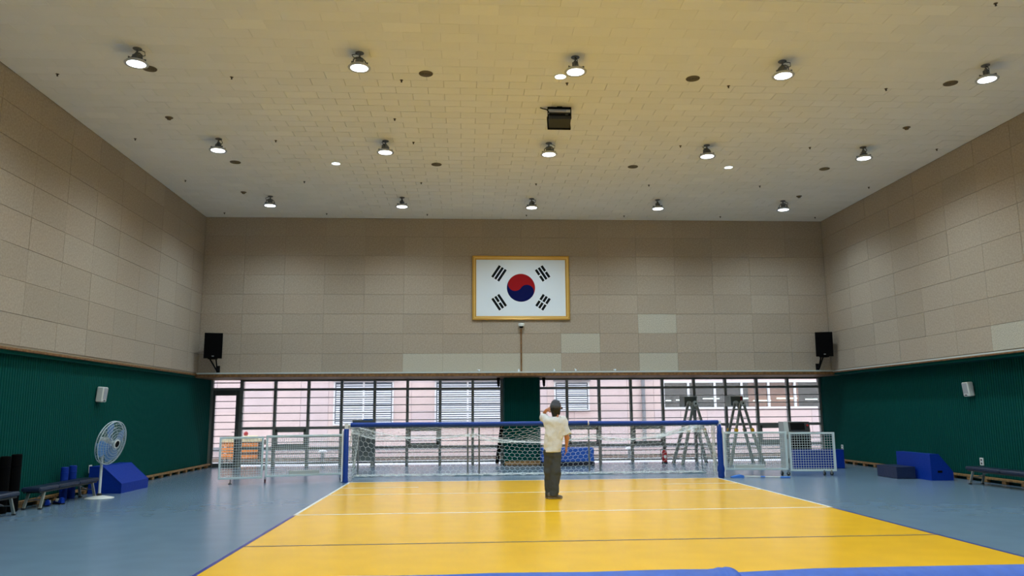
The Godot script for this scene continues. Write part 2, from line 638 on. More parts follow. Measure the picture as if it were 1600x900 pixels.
func build_walls() -> void:
	var shapes := {}
	# side walls
	for s in 2:
		var left := s == 0
		var x := XL if left else XR
		var x2 := XL2 if left else XR2
		var out := Vector3.RIGHT if left else Vector3.LEFT
		var w := setting("wall_left" if left else "wall_right", "tan wood-wool panels above green ribbed panels")
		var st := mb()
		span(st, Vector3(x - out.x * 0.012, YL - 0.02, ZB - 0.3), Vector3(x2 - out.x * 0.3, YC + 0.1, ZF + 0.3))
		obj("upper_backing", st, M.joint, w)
		st = mb()
		span(st, Vector3(x2, -0.1, ZG - 0.15), Vector3(x2 - out.x * 0.3, YL - 0.05, ZF + 0.3))
		obj("lower_backing", st, M.green, w)
		# edges measured from the back corner towards the camera
		var edges := [0.0, 0.9] if left else [0.0, 0.3]
		while edges[-1] < 20.0:
			edges.append(edges[-1] + 1.2)
		var org := Vector3(x - out.x * 0.03, 0, ZB)
		var fresh := {}
		if not left:
			fresh[[7, 0]] = true
		if left:
			boards(w, org, Vector3.BACK, Vector3.RIGHT, edges, fresh, shapes)
		else:
			# seen from the hall the wall runs the other way: mirror the offsets so that the plates face left
			var rev := []
			for e in edges:
				rev.push_front(-e)
			var fr := {}
			for k in fresh:
				fr[[edges.size() - 2 - k[0], k[1]]] = true
			boards(w, org, Vector3.FORWARD, Vector3.LEFT, rev, fr, shapes)
		# the stretch beyond the frame and behind the camera: joined
		var far := mb()
		var z: float = ZB + edges[-1]
		while z < ZF - 0.1:
			for j in 8:
				cbox(far, Vector3(x - out.x * 0.015, YL + 0.6 * j + 0.3, minf(z + 0.6, ZF - 0.6)), Vector3(0.03, 0.592, 1.192), 0.006)
			z += 1.2
		obj("wall_panels", far, M.board0, w).set_meta("kind", "stuff")
		# green ribbed panels under the ledge
		var rib := ribbed(1.2, YL - 0.22, 0.08, 0.014)
		z = ZG + 0.05
		while z < ZF:
			var o := obj("ribbed_panel", rib, M.green, w)
			o.transform = Transform3D(Basis(Vector3.BACK if not left else Vector3.FORWARD, Vector3.UP, Vector3.LEFT if not left else Vector3.RIGHT), Vector3(x2, 0.13, minf(z + 0.6, ZF - 0.6)))
			z += 1.2
		# timber rail on blocks along the foot of the wall
		st = mb()
		cbox(st, Vector3(x2 + out.x * 0.075, 0.095, (ZG + ZF) / 2), Vector3(0.10, 0.05, ZF - ZG - 0.1), 0.006)
		obj("base_rail", st, M.wood_pale, w)
		st = mb()
		cbox(st, Vector3.ZERO, Vector3(0.09, 0.066, 0.12), 0.005)
		var block := done(st)
		z = ZG + 0.35
		while z < ZF:
			obj("base_block", block, M.wood_pale, w).position = Vector3(x2 + out.x * 0.075, 0.036, z)
			z += 0.6
		# ledge trim
		var t := setting("trim_1" if left else "trim_2", "timber ledge strip between upper and lower wall")
		st = mb()
		cbox(st, Vector3(x + out.x * 0.0, YL - 0.022, (ZB + ZF) / 2), Vector3(0.06, 0.034, ZF - ZB), 0.006)
		obj("wood_strip", st, M.wood, t)
		st = mb()
		span(st, Vector3(x - out.x * 0.03, YL - 0.1, ZB), Vector3(x2 - out.x * 0.02, YL - 0.02, ZF))
		obj("recess_lining", st, M.green, w)
		st = mb()
		cbox(st, Vector3(x - out.x * 0.005, YL + (0.004 if left else 0.012), (ZB + ZF) / 2), Vector3(0.06, 0.016 if left else 0.034, ZF - ZB), 0.005)
		obj("grey_strip", st, M.wood_pale if left else M.ledge_grey, t)
	# back wall
	var b := setting("wall_back", "tan wood-wool panel wall over the glazing")
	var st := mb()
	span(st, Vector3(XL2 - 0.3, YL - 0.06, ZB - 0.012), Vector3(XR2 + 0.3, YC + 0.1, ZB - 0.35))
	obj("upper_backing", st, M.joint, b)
	var edges := [0.0]
	for i in 16:
		edges.append(0.02 + 1.2 * (i + 1))
	edges[16] = XR - XL
	var fresh := {}
	for k in [[5, 0], [6, 0], [7, 0], [8, 0], [9, 1], [11, 2], [11, 0]]:
		fresh[k] = true
	boards(b, Vector3(XL, 0, ZB - 0.03), Vector3.RIGHT, Vector3.BACK, edges, fresh, shapes)
	# soffit and its ledge
	var t := setting("trim_3", "timber soffit edge with a grey ledge strip")
	st = mb()
	cbox(st, Vector3((XL2 + XR2) / 2, YL - 0.045, (ZB + 0.12 + ZG - 0.3) / 2), Vector3(XR2 - XL2, 0.09, ZB + 0.12 - ZG + 0.3), 0.006)
	obj("wood_soffit", st, M.wood, t)
	st = mb()
	cbox(st, Vector3((XL + XR) / 2, YL + 0.022, ZB + 0.05), Vector3(XR - XL, 0.044, 0.16), 0.005)
	obj("grey_ledge", st, M.ledge_grey, t)
	# the space over the soffit is closed outwards
	st = mb()
	span(st, Vector3(XL2 - 0.3, YL + 0.0, ZG - 0.3), Vector3(XR2 + 0.3, YC + 0.3, ZG - 0.05))
	obj("outer_wall", st, M.plaster, b)
	# wall behind the camera
	var fw := setting("wall_front", "plain pale wall at the near end of the hall")
	st = mb()
	span(st, Vector3(XL2 - 0.3, -0.1, ZF), Vector3(XR2 + 0.3, YC + 0.3, ZF + 0.3))
	obj("upper_backing", st, M.plaster, fw)
	st = mb()
	span(st, Vector3(XL2, 0, ZF - 0.03), Vector3(XR2, YL, ZF))
	obj("ribbed_panel", st, M.green, fw)


# ------------------------------------------------------------------ glazing

func glazing(called: String, label: String, xs: Array, sashes: Array) -> void:
	var w := setting(called, label)
	var x0: float = xs[0]
	var x1: float = xs[-1]
	var top := YL - 0.09
	for x in xs:
		var st := mb()
		cbox(st, Vector3(x, top / 2, ZG), Vector3(0.085, top, 0.14), 0.006)
		obj("mullion", st, M.frame, w)
	for r in [[2.40, 0.075], [1.19, 0.085], [0.56, 0.07], [0.10, 0.05], [top - 0.02, 0.04]]:
		var st := mb()
		cbox(st, Vector3((x0 + x1) / 2, r[0], ZG), Vector3(x1 - x0, r[1], 0.10), 0.005)
		obj("transom", st, M.frame, w)
	for i in xs.size() - 1:
		for r in [[0.12, 0.53], [0.60, 1.15], [1.235, 2.36], [2.44, top - 0.04]]:
			var st := mb()
			span(st, Vector3(xs[i] + 0.04, r[0] - 0.01, ZG - 0.004), Vector3(xs[i + 1] - 0.04, r[1] + 0.01, ZG + 0.004))
			obj("pane", st, M.glass, w)
	for i in sashes:
		var a: float = xs[i] + 0.045
		var b: float = xs[i + 1] - 0.045
		var st := mb()
		for r in [[Vector3(a, 1.06, 0), Vector3(b, 1.15, 0)], [Vector3(a, 0.60, 0), Vector3(b, 0.69, 0)], [Vector3(a, 0.60, 0), Vector3(a + 0.07, 1.15, 0)], [Vector3(b - 0.07, 0.60, 0), Vector3(b, 1.15, 0)]]:
			span(st, r[0] + Vector3(0, 0, ZG + 0.01), r[1] + Vector3(0, 0, ZG + 0.06))
		obj("opening_sash", st, M.frame, w)
	for y in [2.665, 2.14, 1.895, 1.655, 1.42, 0.915, 0.755, 0.40, 0.25]:
		var st := mb()
		tube(st, Vector3(x0, y, ZG + 0.10), Vector3(x1, y, ZG + 0.10), 0.0135, 8)
		obj("guard_bar", st, M.bar_steel, w)


func build_glazing() -> void:
	var xl := [-7.08]
	for i in 8:
		xl.append(-6.04 + i * 1.045)
	xl[8] = 1.16
	glazing("window_1", "grey framed glazing with steel guard bars beside the door", xl, [1, 5])
	var xr := [2.37]
	for i in 8:
		xr.append(3.29 + i * 1.05)
	xr.append(XR2 - 0.04)
	glazing("window_2", "grey framed glazing with steel guard bars beyond the pillar", xr, [1, 3, 7])
	# green pillar between the two
	var p := setting("wall_pillar", "green ribbed pillar between the glazed walls")
	var st := mb()
	span(st, Vector3(1.21, 0, ZG - 0.15), Vector3(2.32, YL - 0.09, ZG + 0.75))
	obj("pillar_core", st, M.green, p)
	obj("ribbed_panel", ribbed(1.11, YL - 0.24, 0.06, 0.014), M.green, p).position = Vector3(1.765, 0.14, ZG + 0.75)
	st = mb()
	cbox(st, Vector3(1.765, 0.07, ZG + 0.79), Vector3(1.11, 0.12, 0.08), 0.006)
	obj("base_board", st, M.wood_pale, p)
	# door at the end
	var d := setting("door_1", "grey framed glass door with horizontal bars")
	st = mb()
	var top := YL - 0.09
	for r in [[-8.06, 0.0, -7.98, top], [-7.14, 0.0, -7.04, top], [-7.98, 2.38, -7.14, 2.46]]:
		span(st, Vector3(r[0], r[1], ZG - 0.06), Vector3(r[2], r[3], ZG + 0.08))
	obj("door_frame", st, M.frame, d)
	st = mb()
	for r in [[-7.98, 0.0, -7.9, 2.38], [-7.26, 0.0, -7.14, 2.38], [-7.9, 2.22, -7.26, 2.38], [-7.9, 0.0, -7.26, 0.12]]:
		span(st, Vector3(r[0] + 0.005, r[1], ZG - 0.02), Vector3(r[2] - 0.005, r[3], ZG + 0.05))
	obj("door_leaf", st, M.frame_dark, d)
	st = mb()
	span(st, Vector3(-7.9, 0.12, ZG), Vector3(-7.26, 2.22, ZG + 0.008))
	obj("pane", st, M.glass, d)
	st = mb()
	span(st, Vector3(-8.0, 2.46, ZG), Vector3(-7.14, top, ZG + 0.008))
	obj("pane", st, M.glass, d)
	for i in 9:
		st = mb()
		box(st, Vector3(-7.58, 0.30 + i * 0.217, ZG + 0.05), Vector3(0.66, 0.022, 0.02))
		obj("guard_bar", st, M.frame_dark, d)
	st = mb()
	tube(st, Vector3(-8.0, 2.62, ZG + 0.05), Vector3(-7.14, 2.62, ZG + 0.05), 0.014, 6)
	obj("guard_bar", st, M.frame_dark, d)
	st = mb()
	box(st, Vector3(-7.2, 1.05, ZG + 0.06), Vector3(0.05, 0.22, 0.02))
	tube(st, Vector3(-7.2, 1.08, ZG + 0.06), Vector3(-7.2, 1.08, ZG + 0.12), 0.012, 6)
	tube(st, Vector3(-7.2, 1.08, ZG + 0.12), Vector3(-7.32, 1.08, ZG + 0.12), 0.012, 6)
	obj("door_handle", st, M.bar_steel, d)


# ------------------------------------------------------------------ outside

func build_outside() -> void:
	var g := setting("ground", "pinkish paved yard outside the glazing")
	var st := mb()
	span(st, Vector3(-40, -0.25, EXT - 6), Vector3(44, -0.02, ZG - 0.4))
	obj("paved_yard", st, M.paving, g)
	st = mb()
	span(st, Vector3(-40, -0.02, -30.4), Vector3(44, 0.005, -28.2))
	obj("leaf_litter", st, M.leaf_litter, g).set_meta("kind", "stuff")
	st = mb()
	span(st, Vector3(-40, -0.05, -27.9), Vector3(44, 0.0, ZG - 0.2))
	obj("pale_walkway", st, M.kerb, g)

	var b := thing("office_building", "pinkish panelled building across the yard with blinds and dark windows", "building", Vector3(0, 0, EXT))
	# wall body with an opening for the long dark window
	st = mb()
	var lo := -34.0
	var hi := 40.0
	var wx0 := 9.3
	var wx1 := 17.2
	var wy0 := 1.78
	var wy1 := 2.98
	span(st, Vector3(lo, 0, -0.3), Vector3(wx0, 9, -0.03))
	span(st, Vector3(wx1, 0, -0.3), Vector3(hi, 9, -0.03))
	span(st, Vector3(wx0, 0, -0.3), Vector3(wx1, wy0, -0.03))
	span(st, Vector3(wx0, wy1, -0.3), Vector3(wx1, 9, -0.03))
	obj("wall_body", st, M.clad_joint, b)
	st = mb()
	span(st, Vector3(lo, -0.02, -0.05), Vector3(hi, 0.16, 0.06))
	obj("plinth", st, M.pipe_grey, b)
	var shapes := {}
	var x := lo
	var i := 0
	while x < hi:
		for r in [[0.16, 1.74], [1.74, 3.02], [3.02, 4.9], [4.9, 6.9], [6.9, 9.0]]:
			var x0 := x
			var x1 := x + 1.26
			if r[0] == 1.74:
				# keep the dark window free
				if x0 >= wx0 - 0.02 and x1 <= wx1 + 0.02:
					continue
				if x0 < wx0 and x1 > wx0:
					x1 = wx0
				elif x0 < wx1 and x1 > wx1:
					x0 = wx1
			if x1 - x0 < 0.05:
				continue
			var key := "%.2f %.2f" % [x1 - x0, r[1] - r[0]]
			if not shapes.has(key):
				shapes[key] = plate(x1 - x0 - 0.012, r[1] - r[0] - 0.004, 0.035, 0.004)
			var o := obj("cladding_panel", shapes[key], M["clad%d" % (rng.randi() % 3)], b)
			o.position = Vector3((x0 + x1) / 2, (r[0] + r[1]) / 2, -0.03)
		x += 1.26
		i += 1
	# windows with white louvred blinds
	for w in [[-5.97, -3.38, 1.17, 3.05, -4.68], [-1.35, 1.80, 1.05, 3.04, 0.10], [4.2, 5.71, 1.74, 2.98, 99.0], [-14.6, -12.0, 1.17, 3.05, -13.3]]:
		var win := Node3D.new()
		win.name = "window"
		b.add_child(win, true)
		st = mb()
		span(st, Vector3(w[0], w[2], 0.005), Vector3(w[1], w[3], 0.02))
		obj("window_back", st, M.blind_back, win)
		st = mb()
		span(st, Vector3(w[0] - 0.07, w[2] - 0.07, 0), Vector3(w[0], w[3] + 0.07, 0.10))
		span(st, Vector3(w[1], w[2] - 0.07, 0), Vector3(w[1] + 0.07, w[3] + 0.07, 0.10))
		span(st, Vector3(w[0], w[2] - 0.07, 0), Vector3(w[1], w[2], 0.12))
		span(st, Vector3(w[0], w[3], 0), Vector3(w[1], w[3] + 0.07, 0.10))
		if w[4] < 50:
			span(st, Vector3(w[4] - 0.04, w[2], 0), Vector3(w[4] + 0.04, w[3], 0.09))
		obj("window_frame", st, M.white_metal, win)
		st = mb()
		span(st, Vector3(w[0] - 0.1, w[3] + 0.07, 0), Vector3(w[1] + 0.1, w[3] + 0.15, 0.28))
		obj("window_hood", st, M.hood, win)
		var cuts := [w[0], w[4], w[1]] if w[4] < 50 else [w[0], w[1]]
		for c in cuts.size() - 1:
			var a: float = cuts[c] + 0.04
			var e: float = cuts[c + 1] - 0.04
			var sl := mb()
			box(sl, Vector3.ZERO, Vector3(e - a, 0.085, 0.008), Basis(Vector3.RIGHT, -0.75))
			var sm := done(sl)
			var y: float = w[2] + 0.06
			while y < w[3] - 0.03:
				obj("slat", sm, M.slat, win).position = Vector3((a + e) / 2, y, 0.06)
				y += 0.1
	# the long dark window: frame, panes and the room behind it, with added stand-ins for reflections
	var lw := Node3D.new()
	lw.name = "window"
	b.add_child(lw, true)
	lw.set_meta("label", "long dark strip window with white uprights")
	st = mb()
	span(st, Vector3(wx0 - 0.06, wy0 - 0.06, -0.1), Vector3(wx1, wy0 + 0.03, 0.06))
	span(st, Vector3(wx0 - 0.06, wy1 - 0.03, -0.1), Vector3(wx1, wy1 + 0.06, 0.06))
	var ups := [9.3, 10.5, 11.77, 13.07, 14.37, 15.65, 17.0]
	for u in ups:
		span(st, Vector3(u - 0.05, wy0, -0.1), Vector3(u + 0.05, wy1, 0.05))
	obj("window_frame", st, M.white_metal, lw)
	for k in ups.size() - 1:
		st = mb()
		span(st, Vector3(ups[k] + 0.05, wy0 + 0.03, -0.06), Vector3(ups[k + 1] - 0.05, wy1 - 0.03, -0.052))
		obj("pane", st, M.glass_dark, lw)
	st = mb()
	span(st, Vector3(wx0 - 0.5, 0, -4.3), Vector3(hi, 4, -4.1))
	span(st, Vector3(wx0 - 0.5, 3.2, -4.3), Vector3(wx1 + 0.5, 3.3, -0.3))
	span(st, Vector3(wx0 - 0.5, 0, -4.3), Vector3(wx0 - 0.4, 3.3, -0.3))
	span(st, Vector3(wx1 + 0.4, 0, -4.3), Vector3(wx1 + 0.5, 3.3, -0.3))
	span(st, Vector3(wx0 - 0.5, 0, -4.3), Vector3(wx1 + 0.5, 0.1, -0.3))
	obj("room_shell", st, M.room_dark, lw)
	st = mb()
	span(st, Vector3(13.55, 0.1, -0.50), Vector3(16.0, 3.2, -0.42))
	obj("brown_reflection", st, M.reflection_brown, lw)  # added panel stands in for an orange building mirrored in the panes
	for t in [[9.5, 9.75, 2.13], [10.0, 10.7, 2.15], [11.3, 12.1, 2.21], [12.5, 13.5, 2.21], [13.75, 14.6, 2.10], [14.9, 15.9, 2.20], [16.3, 16.9, 2.15]]:
		st = mb()
		tube(st, Vector3(t[0], t[2], -0.36), Vector3(t[1], t[2], -0.36), 0.025, 8)
		obj("reflection_tube", st, M.reflection_glow, lw)  # added glowing tube imitates a lamp reflected in the pane
	# downpipes
	for px in [8.32, 17.6]:
		st = mb()
		tube(st, Vector3(px, 0.1, 0.12), Vector3(px, 9, 0.12), 0.09, 10)
		for y in [1.2, 3.6, 6.0]:
			tube(st, Vector3(px, y, 0.12), Vector3(px, y + 0.06, 0.12), 0.105, 10)
		obj("downpipe", st, M.pipe_grey, b)
	# far parts of the roof edge
	st = mb()
	span(st, Vector3(lo, 9.0, -0.3), Vector3(hi, 9.2, 0.12))
	obj("parapet_cap", st, M.pipe_grey, b)

	# orange slatted bin outside the door
	var c := thing("slatted_bin", "orange slatted bin with cream lid outside the glass door", "bin", Vector3(-7.72, -0.02, -28.0))
	for k in 3:
		st = mb()
		cbox(st, Vector3(0, 0.24 + k * 0.2, 0.3), Vector3(1.22, 0.165, 0.03), 0.006)
		obj("slat", st, M.orange_paint, c)
	st = mb()
	for sx in [-0.58, 0.58]:
		for sz in [-0.27, 0.27]:
			span(st, Vector3(sx - 0.03, 0, sz - 0.02), Vector3(sx + 0.03, 0.72, sz + 0.02))
	span(st, Vector3(-0.6, 0.12, -0.3), Vector3(0.6, 0.7, -0.27))
	obj("frame", st, M.charcoal, c)
	st = mb()
	cbox(st, Vector3(0, 0.76, 0), Vector3(1.26, 0.09, 0.66), 0.02)
	cbox(st, Vector3(-0.28, 0.84, 0), Vector3(0.5, 0.12, 0.4), 0.03)
	cbox(st, Vector3(0.28, 0.85, 0.02), Vector3(0.42, 0.13, 0.4), 0.03)
	obj("lid", st, M.cream, c)
	st = mb()
	lathe(st, [Vector2(0.0, 0.88), Vector2(0.05, 0.9), Vector2(0.08, 0.96), Vector2(0.06, 1.02), Vector2(0.0, 1.05)], 12, Transform3D(Basis(), Vector3(0.1, 0.02, 0)), true)
	obj("red_knob", st, M.red, c)
	# added posts with white caps standing in for reflections
	for q in [[-4.86, "short grey bollard standing in for a reflection behind the left-hand barrier"], [5.72, "short grey bollard standing in for a reflection beyond the goal net"]]:
		var bo := thing("reflection_post", q[1], "bollard", Vector3(q[0], -0.02, -27.4), 0.0, "added bollards in the yard")
		st = mb()
		lathe(st, [Vector2(0.0, 0), Vector2(0.09, 0), Vector2(0.09, 0.03), Vector2(0.07, 0.04), Vector2(0.07, 0.36), Vector2(0.0, 0.36)], 14)
		obj("post", st, M.pipe_grey, bo)
		st = mb()
		lathe(st, [Vector2(0.0, 0.36), Vector2(0.17, 0.36), Vector2(0.12, 0.42), Vector2(0.0, 0.44)], 14)
		obj("cap", st, M.white_metal, bo)


# ------------------------------------------------------------------ ceiling fittings

func lamp(parent: Node3D) -> void:
	var st := mb()
	lathe(st, [Vector2(0.0, -0.02), Vector2(0.055, -0.02), Vector2(0.072, -0.01), Vector2(0.072, 0.0), Vector2(0.0, 0.0)], 18)
	obj("canopy", st, M.lamp_metal, parent)
	st = mb()
	tube(st, Vector3(0, -0.02, 0), Vector3(0, -0.075, 0), 0.016, 8)
	tube(st, Vector3(0, -0.075, 0), Vector3(0, -0.09, 0), 0.03, 8)
	obj("stem", st, M.lamp_metal, parent)
	st = mb()
	pipe(st, [Vector3(-0.11, -0.21, 0), Vector3(-0.10, -0.13, 0), Vector3(-0.045, -0.085, 0), Vector3(0.045, -0.085, 0), Vector3(0.10, -0.13, 0), Vector3(0.11, -0.21, 0)], 0.011, 6)
	obj("bracket", st, M.lamp_metal, parent)
	st = mb()
	cbox(st, Vector3(0.0, -0.145, 0.0), Vector3(0.12, 0.075, 0.10), 0.01)
	obj("driver_box", st, M.lamp_metal, parent)
	st = mb()
	pipe(st, [Vector3(-0.05, -0.13, 0.04), Vector3(-0.12, -0.12, 0.05), Vector3(-0.135, -0.07, 0.02), Vector3(-0.05, -0.03, 0.0)], 0.006, 5)
	obj("cable", st, M.black, parent)
	st = mb()
	lathe(st, [Vector2(0.185, -0.275), Vector2(0.19, -0.262), Vector2(0.155, -0.225), Vector2(0.07, -0.195), Vector2(0.0, -0.185)], 24)
	lathe(st, [Vector2(0.145, -0.270), Vector2(0.185, -0.275)], 24)
	obj("housing", st, M.lamp_grey, parent)
	for k in 6:
		st = mb()
		box(st, Vector3(0.11, -0.205, 0), Vector3(0.09, 0.03, 0.006))
		obj("cooling_fin", st, M.lamp_metal, parent).rotation.y = TAU * k / 6 + 0.3
	st = mb()
	lathe(st, [Vector2(0.0, -0.277), Vector2(0.1, -0.277), Vector2(0.147, -0.270)], 24)
	obj("glowing_face", st, M.lamp_face, parent)


func build_ceiling_fittings() -> void:
	var xs := [-5.4, -1.78, 1.85, 5.45, 9.1]
	var zs := [-21.2, -16.62, -12.35, -7.9, -3.5, 0.9, 5.2]
	var rows := ["row nearest the flag wall", "middle row", "row nearest the viewer"]
	var cols := ["leftmost", "second from left", "centre one", "second from right", "rightmost"]
	var proto: Node3D
	for r in zs.size():
		for c in xs.size():
			var label := "round LED high bay lamp, %s in the %s" % [cols[c], rows[r]] if r < 3 else "round LED high bay lamp in a ceiling row above the viewer"
			var o: Node3D
			if proto == null:
				o = thing("high_bay_lamp", label, "lamp", Vector3.ZERO, 0.0, "high bay lamps on the ceiling")
				lamp(o)
				proto = o
			else:
				o = copy(proto, label)
				o.set_meta("group", "high bay lamps on the ceiling" if r < 3 else "high bay lamps above the viewer")
			o.position = Vector3(xs[c], YC, zs[r])
			o.rotation.y = [0.4, 1.3, 2.2, 0.9, 2.8][(r * 2 + c) % 5]
			var l := SpotLight3D.new()   # the reflector keeps the beam off the ceiling and the tops of the walls
			l.name = "lamp_light"
			l.spot_angle = 77.0
			l.spot_angle_attenuation = 1.0
			l.light_size = 0.16
			l.light_color = Color(0.885, 0.965, 1.0)
			l.light_energy = 9.6
			l.spot_range = 40.0
			l.spot_attenuation = 2.0
			l.shadow_enabled = true
			l.rotation.x = -PI / 2
			l.position = Vector3(xs[c], YC - 0.285, zs[r])
			add_child(l, true)
	# recessed downlights
	var k := 0
	for d in [[-3.13, -18.25, "small recessed ceiling downlight, leftmost of three"], [6.49, -18.2, "small recessed ceiling downlight, rightmost of three"], [1.69, -13.13, "small recessed ceiling downlight beside the centre high bay lamp"]]:
		var o := thing("downlight", d[2], "downlight", Vector3(d[0], YC, d[1]), 0.0, "recessed downlights")
		var st := mb()
		lathe(st, [Vector2(0.10, -0.006), Vector2(0.125, -0.006), Vector2(0.13, 0.0)], 20)
		obj("trim_ring", st, M.white_plastic, o)
		st = mb()
		lathe(st, [Vector2(0.0, -0.005), Vector2(0.10, -0.005)], 20)
		obj("glowing_face", st, M.downlight_face, o)
		var l := AreaLight3D.new()
		l.name = "downlight_light"
		l.area_size = Vector2(0.16, 0.16)
		l.light_color = Color(0.92, 0.98, 1.0)
		l.light_energy = 0.5
		l.area_range = 40.0
		l.area_attenuation = 2.0
		l.shadow_enabled = true
		l.rotation.x = -PI / 2
		l.position = Vector3(d[0], YC - 0.012, d[1])
		add_child(l, true)
		k += 1
	# round ceiling speakers with ringed grilles
	var sp: Node3D
	var words := ["leftmost", "second from the left", "second from the right", "rightmost"]
	for r in 2:
		for c in 4:
			var label := "round brown ringed ceiling speaker, %s of the %s row" % [words[c], "farther" if r == 0 else "nearer"]
			if sp == null:
				sp = thing("ceiling_speaker", label, "speaker", Vector3.ZERO, 0.0, "round ceiling speakers")
				var st := mb()
				lathe(st, [Vector2(0.0, -0.004), Vector2(0.115, -0.004), Vector2(0.115, 0.0)], 20)
				obj("backing", st, M.grille_dark, sp)
				for q in [0.03, 0.06, 0.09, 0.118]:
					st = mb()
					lathe(st, [Vector2(q - 0.009, -0.004), Vector2(q - 0.006, -0.012), Vector2(q + 0.006, -0.012), Vector2(q + 0.009, -0.004)], 20)
					obj("grille_ring", st, M.grille, sp)
			else:
				sp = copy(sp, label)
			sp.position = Vector3([-5.5, -0.715, 4.1, 8.94][c], YC, -18.22 if r == 0 else -13.1)
	# smoke detectors
	for d in [[-6.01, -15.4, "small round smoke detector on the ceiling above the left wall, nearer"], [-6.02, -20.8, "small round smoke detector on the ceiling near the far left corner"], [9.4, -15.35, "small round smoke detector on the ceiling above the right wall, nearer"], [9.36, -20.7, "small round smoke detector on the ceiling near the far right corner"]]:
		var o := thing("smoke_detector", d[2], "detector", Vector3(d[0], YC, d[1]), 0.0, "smoke detectors")
		var st := mb()
		lathe(st, [Vector2(0.0, -0.012), Vector2(0.075, -0.012), Vector2(0.08, 0.0), Vector2(0.0, 0.0)], 16)
		obj("base", st, M.grille, o)
		st = mb()
		lathe(st, [Vector2(0.0, -0.055), Vector2(0.035, -0.05), Vector2(0.055, -0.012), Vector2(0.0, -0.012)], 16)
		obj("head", st, M.brass, o)
	# sprinkler heads
	var sh: Node3D
	var place := ["nearest row", "second row", "third row", "row along the flag wall"]
	var nth := ["first", "second", "third", "fourth", "fifth", "sixth", "seventh"]
	var spots := []
	for r in 4:
		for c in 7:
			spots.append([-7.2 + 3.015 * c, [-13.4, -16.68, -19.76, -23.05][r] + (-0.32 if r == 1 and c == 3 else 0.0), "tiny pendant sprinkler head, %s from the left in the %s" % [nth[c], place[r]]])
	spots.append([-1.46, -15.29, "tiny pendant sprinkler head standing alone between two lamp rows"])
	spots.append([7.86, -10.31, "tiny pendant sprinkler head at the top right edge of the view"])
	for s in spots:
		if sh == null:
			sh = thing("sprinkler_head", s[2], "sprinkler", Vector3.ZERO, 0.0, "ceiling sprinkler heads")
			var st := mb()
			lathe(st, [Vector2(0.0, -0.005), Vector2(0.028, -0.005), Vector2(0.032, 0.0), Vector2(0.0, 0.0)], 12)
			obj("escutcheon", st, M.brass, sh)
			st = mb()
			lathe(st, [Vector2(0.0, -0.040), Vector2(0.016, -0.040), Vector2(0.016, -0.036), Vector2(0.010, -0.032), Vector2(0.015, -0.005), Vector2(0.0, -0.005)], 10)
			obj("nozzle", st, M.grille_dark, sh)
		else:
			sh = copy(sh, s[2])
		sh.position = Vector3(s[0], YC, s[1])
	# black floodlight hanging from a yoke
	var f := thing("floodlight", "black box floodlight hung from a yoke in the middle of the ceiling", "floodlight", Vector3(1.84, YC, -14.55))
	var st := mb()
	span(st, Vector3(-0.235, -0.03, -0.03), Vector3(0.235, -0.005, 0.03))
	span(st, Vector3(-0.235, -0.24, -0.025), Vector3(-0.22, -0.005, 0.025))
	span(st, Vector3(0.22, -0.24, -0.025), Vector3(0.235, -0.005, 0.025))
	span(st, Vector3(-0.05, -0.01, -0.05), Vector3(0.05, 0.0, 0.05))
	obj("yoke", st, M.black, f)
	st = mb()
	var tilt := Basis(Vector3.RIGHT, -0.35)
	prism(st, v2([-0.09, 0.08, 0.12, 0.14, 0.15, 0.12, 0.15, -0.12, 0.12, -0.14, -0.09, -0.10]), 0.42, Transform3D(tilt * Basis(Vector3(0, 0, -1), Vector3(0, 1, 0), Vector3(1, 0, 0)), Vector3(-0.21, -0.23, 0)))
	obj("body", st, M.charcoal, f)
	st = mb()
	for y in [-0.14, 0.14]:
		box(st, Vector3(0, -0.23, 0) + tilt * Vector3(0, y, -0.14), Vector3(0.45, 0.03, 0.04), tilt)
	for x in [-0.215, 0.215]:
		box(st, Vector3(0, -0.23, 0) + tilt * Vector3(x, 0, -0.14), Vector3(0.03, 0.3, 0.04), tilt)
	box(st, Vector3(0, -0.22, 0) + tilt * Vector3(0, 0.0, 0.1), Vector3(0.44, 0.025, 0.03), tilt)
	obj("front_frame", st, M.black, f)
	st = mb()
	box(st, Vector3(0.05, -0.235, 0) + tilt * Vector3(0.08, 0, 0.115), Vector3(0.05, 0.03, 0.03), tilt)
	obj("latch", st, M.charcoal, f)
	st = mb()
	pipe(st, [Vector3(-0.21, -0.12, 0.03), Vector3(-0.25, -0.05, 0.0), Vector3(-0.33, -0.025, -0.02), Vector3(-0.38, 0.0, -0.03)], 0.012, 6)
	obj("cable", st, M.black, f)


# ------------------------------------------------------------------ on the back and side walls

